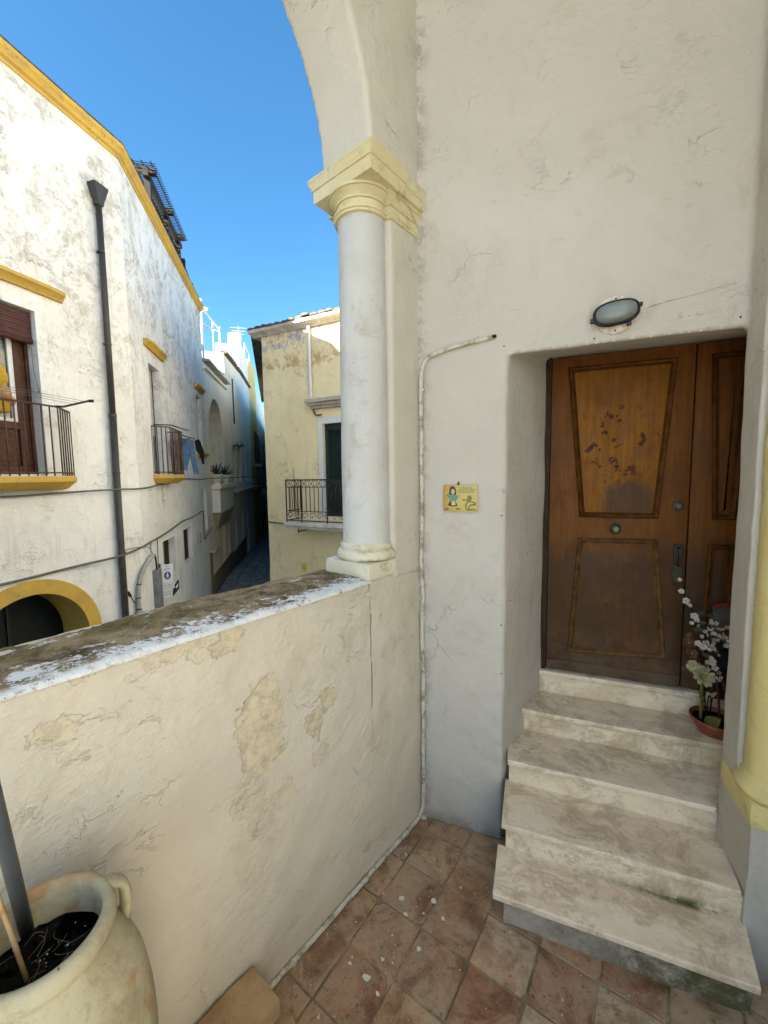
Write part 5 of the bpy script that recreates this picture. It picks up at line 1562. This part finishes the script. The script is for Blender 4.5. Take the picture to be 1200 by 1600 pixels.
tw = thing('white_tower_house', F2(19, 0, STREET), 'tall bright white house with a raised sunlit parapet in the alley', 'house')
mb = MB(); facade(mb, F2, 16.0, 22.2, STREET - 2, 7.6, [(17.2, 18.2, 1.7, 3.5, .4), (19.5, 20.5, 1.7, 3.5, .4), (17, 18, -3, .1, .3)], [], 5, .4)
build('wall', mb, M_far_w, tw)
mb = MB(); mb.loft([[F2(x, y, z) for x, z in [(16.2, 7.5), (22.2, 7.9), (22.2, 9.5), (18.6, 9.7), (18.6, 10.3), (18.3, 10.3)]] for y in (-.02, -.7)]); build('raised_parapet', mb, M_far_w, tw)
for xa, xb, za, zb in [(17.2, 18.2, 1.7, 3.5), (19.5, 20.5, 1.7, 3.5), (17, 18, -3, .1)]:
    mb = MB(); mb.box(F2, xa, xb, -.42, -.38, za, zb); build('window' if za > 0 else 'door', mb, M_green, tw)
mb = MB(); mb.along(F2, [(-.05, 1.05), (.25, 1.2), (.28, 1.34), (-.05, 1.38)], 16, 22.2); build('string_course', mb, M_stone, tw)
mb = MB(); mb.along(F2, [(-.1, 7.52), (.12, 7.56), (.14, 7.64), (-.1, 7.68)], 16, 22.2, .42); build('roof_edge', mb, M_roofdark, tw)
mb = MB(); mb.box(F2, 19.6, 20.0, -.6, -.25, 9.5, 9.95).bevel(.04, 2); mb.tube([F2(19.8, -.42, 9.9), F2(19.8, -.42, 10.2)], .13, 10)
tag(single('chimney_pot', mb, M_roofdark), 'dark chimney pot on the white tower house', 'chimney')

yh = thing('yellow_house', F2(25, 0, STREET), 'narrow yellow house front with green shutters far down the alley', 'house')
mb = MB(); facade(mb, F2, 22.2, 28.6, STREET - 2.4, 9.9, [], [], 5, .9)
build('wall', mb, M_far_y, yh)
for x in (25.3, 27.2):
    w_ = win(F2, x, x + 1.1, 3.1, 5.4, yh, M_green, M_stone)
    for sx in (-.5, 1.15):
        mb = MB(); mb.box(F2, x + sx, x + sx + .5, .03, .09, 3.1, 5.4); build('shutter', mb, M_green, w_)
mb = MB(); mb.box(F2, 24.8, 28.5, 0, .5, 2.75, 2.95); build('balcony', mb, M_stone, yh)
build('rail_frame', MB().tube([F2(22.4, -.2, 9.9), F2(22.4, -.2, 11), F2(26, -.2, 11.3), F2(26, -.2, 10.4)], .04, 5), M_greyl, yh)
mb = MB(); mb.along(F2, [(-.05, .95), (.25, 1.1), (.28, 1.26), (-.05, 1.3)], 22.2, 28.6); build('string_course', mb, M_stone, yh)

eh = thing('far_white_house', F2(34, 0, STREET - 1), 'pale house at the far end of the alley', 'house')
mb = MB(); facade(mb, F2, 28.6, 46, STREET - 3, 9.0, [], [], 5, .6)
build('wall', mb, M_far_w, eh)
for x in (30, 33, 36.5): win(F2, x, x + 1.1, 3.0, 5.2, eh, M_green, M_stone)
for x in (30.5, 34): 
    mb = MB(); mb.box(F2, x, x + 1.2, 0, .03, -4.5, -.9); build('door', mb, M_brown, eh)

an = thing('roof_aerial', F2(21, -.4, 9.4), 'thin television aerial above the white tower house', 'aerial')
mb = MB(); mb.tube([F2(21, -.4, 9.3), F2(21, -.4, 11.6)], .025, 5)
for k, z in enumerate((11.5, 11.3, 11.1)):
    mb.tube([F2(21, -.9 + .08 * k, z), F2(21, .1 - .08 * k, z)], .018, 4)
build('mast', mb, M_greyl, an)
lt = thing('street_lantern', F2(24.5, .5, .4), 'black iron street lantern on a bracket in the alley', 'lantern')
lc = F2(24.5, .62, .55)
mb = MB(); mb.lathe(lc, [(.05, 0), (.10, .03), (.20, .55), (.22, .58), (.05, .60)], 6, False)
s = NT('lantern_glass', .3, .5); build('glass', mb, s.done((.32, .33, .31)), lt)
mb = MB(); mb.lathe(lc, [(.26, .58), (.27, .62), (.14, .78), (.06, .82), (.06, .92), (.02, .98)], 12); build('cap', mb, M_black, lt, 40)
for k in range(6):
    t = 2 * PI * k / 6; d = V((math.cos(t), math.sin(t), 0))
    build('glazing_bar', MB().tube([lc + d * .10 + V((0, 0, .02)), lc + d * .215 + V((0, 0, .58))], .016, 5), M_black, lt)
build('bracket', MB().tube([lc + V((0, 0, -.02)), lc + V((0, 0, -.12)), F2(24.5, .3, .38), F2(24.5, 0, .25)], .03, 6), M_black, lt, True)

# ================================================================== cream house at the corner
ch = thing('cream_house', F3(1.5, 0, STREET), 'cream corner house with dark green shutters and black balcony at the alley mouth', 'house')
mb = MB()
al = V((-.27, .963, 0))
L0 = V(F3.o)
facade(mb, F3, 0.0, 7.0, STREET - .6, 5.30, [(1.74, 2.75, .99, 3.10, .16)], [], 5)
cw = build('wall', mb, M_cream, ch)
mb = MB()
q4 = [L0 + F3.ey * .0 + F3.ex * .001, L0 + F3.ex * 3, L0 + F3.ex * 3 + al * 9, L0 + al * 9]
mb.loft([[V((p.x, p.y, z)) for p in [L0 + F3.ey * -.02, L0 + F3.ex * .4 + F3.ey * -.02, L0 + F3.ex * .4 + al * 9, L0 + al * 9]] for z in (STREET - 2, 5.28)])
build('side_wall', mb, M_cream, ch)
# cornice with broken tile edge
mb = MB()
prof = [(-.3, 5.27), (.06, 5.27), (.10, 5.31), (.20, 5.34), (.22, 5.40), (-.3, 5.41)]
mb.loft([[F3(-.22 + 7.2 * k / 40, y, z) for y, z in prof] for k in range(41)]); mb.noise(.008, 5)
build('cornice', mb, plaster('cornice_white_plaster', (.68, .64, .56), (.5, .45, .38), (.16, .13, .1), .9, fscale=3), ch, 40)
for k in range(34):
    x = -.24 + .205 * k
    mb = MB()
    zt = 5.455 + random.uniform(-.015, .02) + (.02 if 6 < k < 9 else 0)
    loops = []
    for y, dz in ((-.6, .10), (.24 + random.uniform(-.02, .03), 0)):
        loops.append([F3(x + .11 + .105 * math.cos(t), y, zt - .045 + dz + .05 * math.sin(t)) for t in [PI * i / 6 for i in range(7)]] + [F3(x + .005, y, zt - .05 + dz), F3(x + .215, y, zt - .05 + dz)][::1])
    mb.loft(loops)
    build('roof_tile', mb, M_roofdark, ch, 40)
mb = MB(); mb.loft([[V((p.x, p.y, z)) for p in [L0 - F3.ex * .2 + F3.ey * .15, L0 - F3.ex * .2 + al * 9, L0 + F3.ex * .3 + al * 9, L0 + F3.ex * .3 + F3.ey * .15]] for z in (5.33, 5.45)])
build('side_eave', mb, M_roofdark, ch)
mb = MB(); mb.tube([F3(1.455, .05, 5.40), F3(1.47, .055, 3.60)], .034, 10); mb.tube([F3(1.455, .05, 5.34), F3(1.455, .05, 5.48)], .05, 10)
build('downpipe', mb, M_whitep, ch, 40)
mb = MB()
for p_, z0, z1 in ((.10, 3.44, 3.50), (.16, 3.50, 3.56), (.22, 3.56, 3.64)):
    mb.box(F3, 1.52 - p_ * .5, 3.0 + p_ * .5, -.02, p_, z0, z1)
mb.cuts(.2).noise(.012, 6)
build('window_hood', mb, M_stone, ch, 40)
mb = MB()
for a in ((1.62, 1.742, .99, 3.25), (2.748, 2.87, .99, 3.25)): mb.box(F3, a[0], a[1], -.02, .025, a[2], a[3])
mb.box(F3, 1.742, 2.748, -.02, .0245, 3.098, 3.25)
build('door_surround', mb, M_whitep, ch)
for x0 in (1.745, 2.25):
    mb = MB()
    for a in ((x0, x0 + .09, .99, 3.09), (x0 + .41, x0 + .50, .99, 3.09), (x0 + .09, x0 + .41, 2.96, 3.09), (x0 + .09, x0 + .41, 1.72, 1.86), (x0 + .09, x0 + .41, .99, 1.12)): mb.box(F3, a[0], a[1], -.11, -.065, a[2], a[3])
    sh = build('shutter', mb, M_green, ch)
    me = None
    for za, zb in ((1.88, 2.95), (1.14, 1.71)):
        n = int((zb - za) / .052)
        for k in range(n):
            z = za + (zb - za) * k / n
            if me is None:
                mb = MB(); mb.loft([[F3(x, y, z + dz) for y, dz in ((-.108, .05), (-.072, .0), (-.066, .007), (-.102, .057))] for x in (x0 + .088, x0 + .412)])
                o = build('slat', mb, M_green, sh); me, z00 = o.data, z
            else:
                o = bpy.data.objects.new('slat', me); C.objects.link(o); o.parent = sh; o.location = (0, 0, z - z00)
mb = MB(); mb.box(F3, 1.74, 2.76, -.17, -.13, .98, 3.1); build('door_back', mb, M_shade, ch)  # black backing, shade behind the slats put into its colour
# iron balcony
mb = MB(); mb.box(F3, 1.0, 3.3, -.02, .52, .74, .80); mb.box(F3, .97, 3.33, -.02, .56, .80, .885).bevel(.01, 1); mb.cuts(.12).noise(.008, 7)
cbal = build('balcony', mb, plaster('balcony_slab_stone', (.66, .63, .56), (.5, .47, .42), (.14, .12, .1), .9, fscale=3), ch, 40)
rp3 = [(1.03, .0), (1.03, .50), (3.27, .50), (3.27, 0)]
for z, r in ((1.84, .016), (1.68, .010), (1.14, .010), (.93, .012)): rail('rail', F3, rp3, z, r, cbal, M_black)
bars(F3, rp3, (5, 20, 5), 1.14, 1.68, cbal, M_black, .009)
for x in (1.03, 1.46, 2.15, 2.7, 3.27):
    build('railing_post', MB().tube([F3(x, .5, .89), F3(x, .5, 1.85)], .016, 6), M_black, cbal)
def pattern(a, b, z0, z1):
    mb = MB()
    ln_ = (V(b) - V(a)); n = max(1, round(ln_.length / .21))
    for k in range(n):
        p0 = V(a) + ln_ * (k / n); p1 = V(a) + ln_ * ((k + 1) / n); u = p1 - p0
        f = lambda s_, z: p0 + u * s_ + V((0, 0, z))
        mb.tube([f(.2, z0), f(.8, z1)], .007, 4); mb.tube([f(.8, z0), f(.2, z1)], .007, 4)
        for sgn in (0, 1):
            mb.tube([f(sgn, z0) + (u * (.0)), f(abs(sgn - .16), (z0 * 3 + z1) / 4), f(abs(sgn - .2), (z0 + z1) / 2), f(abs(sgn - .16), (z0 + 3 * z1) / 4), f(sgn, z1)], .006, 4)
    return mb
build('crossed_ironwork', pattern(F3(1.03, .5, 0), F3(3.27, .5, 0), 1.68, 1.84), M_black, cbal)
build('crossed_ironwork', pattern(F3(1.03, 0, 0), F3(1.03, .5, 0), 1.68, 1.84), M_black, cbal)
def scrolls(a, b, z0, z1):
    mb = MB(); ln_ = V(b) - V(a); n = max(1, round(ln_.length / .2)); cz = (z0 + z1) / 2; R = (z1 - z0) / 2
    u = ln_.normalized()
    for k in range(n):
        c = V(a) + ln_ * ((k + .5) / n)
        mb.tube([c + u * (R * (1 - .09 * i) * math.cos(i * .7)) + V((0, 0, cz + R * (1 - .09 * i) * math.sin(i * .7))) for i in range(11)], .007, 4)
    return mb
build('scrollwork', scrolls(F3(1.03, .5, 0), F3(3.27, .5, 0), .94, 1.13), M_black, cbal)
build('scrollwork', scrolls(F3(1.03, 0, 0), F3(1.03, .5, 0), .94, 1.13), M_black, cbal)
mb = MB(); mb.box(F3, -.012, .16, -.02, .015, STREET, -.42).bevel(.01, 1); mb.noise(.004, 6)
build('corner_guard', mb, M_cream, ch, 40)
cable([F3(.02, .02, .80), F3(.4, .03, .78), F3(.85, .03, .78), F3(1.0, .05, .72), F3(1.1, .2, .62), F3(1.25, .3, .66), F3(1.5, .3, .72)], 'dark cable crossing the cream wall below its balcony', .014, M_black)
cable([F3(.86, .02, 2.12), F3(.90, .02, 1.5), F3(.98, .02, .85)], 'thin vertical wire on the cream wall left of the balcony', .006, M_cable)
cable([F3(1.50, .04, 3.5), F3(1.53, .04, 3.38), F3(1.6, .05, 3.30), F3(1.75, .05, 3.30)], 'short dark cable curling under the stone hood', .014, M_jamb)
mb = MB(); mb.box(F3, 1.06, 1.16, 0, .06, -.30, -.18).bevel(.015, 2)
tag(single('yellow_box', mb, flat('bright_yellow', (.62, .48, .03), .5)), 'tiny bright yellow box on the cream wall above the parapet', 'box')
for (a, b, h, lab) in ((9.02, 20, 6.6, 'tall plain house right of the alley behind the cream house'), (20.02, 38, 7.2, 'farther plain house on the right side of the alley')):
    rh = thing('alley_house', L0 + al * a, lab, 'house')
    mb = MB(); mb.loft([[V((p.x, p.y, z)) for p in [L0 + al * a, L0 + al * a + V((9, 1, 0)), L0 + al * b + V((9, 1, 0)), L0 + al * b]] for z in (-6, h)])
    build('wall', mb, M_far_c, rh)
dr = thing('end_house', (-8, 52, -5), 'plain house closing the far end of the alley', 'house')
mb = MB(); mb.box(WORLD, -22, 6, 50, 56, -6, 7); build('wall', mb, M_far_w, dr)

bh = thing('sun_block_behind', (-4, -7, STREET), 'unseen plain block added behind the terrace to hold off the sun', 'house')
mb = MB(); mb.plan(WORLD, [(-12, -5.2), (-4.55, -5.2), (-8.6, -8.8), (-12, -8.8)], STREET - .3, 10.4); build('wall', mb, M_far_w, bh)  # unseen sun blocker; its slanted end shapes the patch of sun

M_bounce = plaster('pale_bounce_stone', (.62, .57, .48), (.56, .51, .43), (.40, .36, .30), .5, bump=.006)
ld = thing('bounce_slab', HW(1.5, 2.5, 0), 'unseen pale slab added behind the viewer to bounce sunlight', 'landing')
mb = MB(); mb.plan(HW, [(-.1, 1.55), (4.2, 1.55), (4.2, 6.5), (-.1, 6.5)], -.02, .33); build('slab', mb, M_bounce, ld)  # unseen slab added to throw warm sunlight back onto the terrace
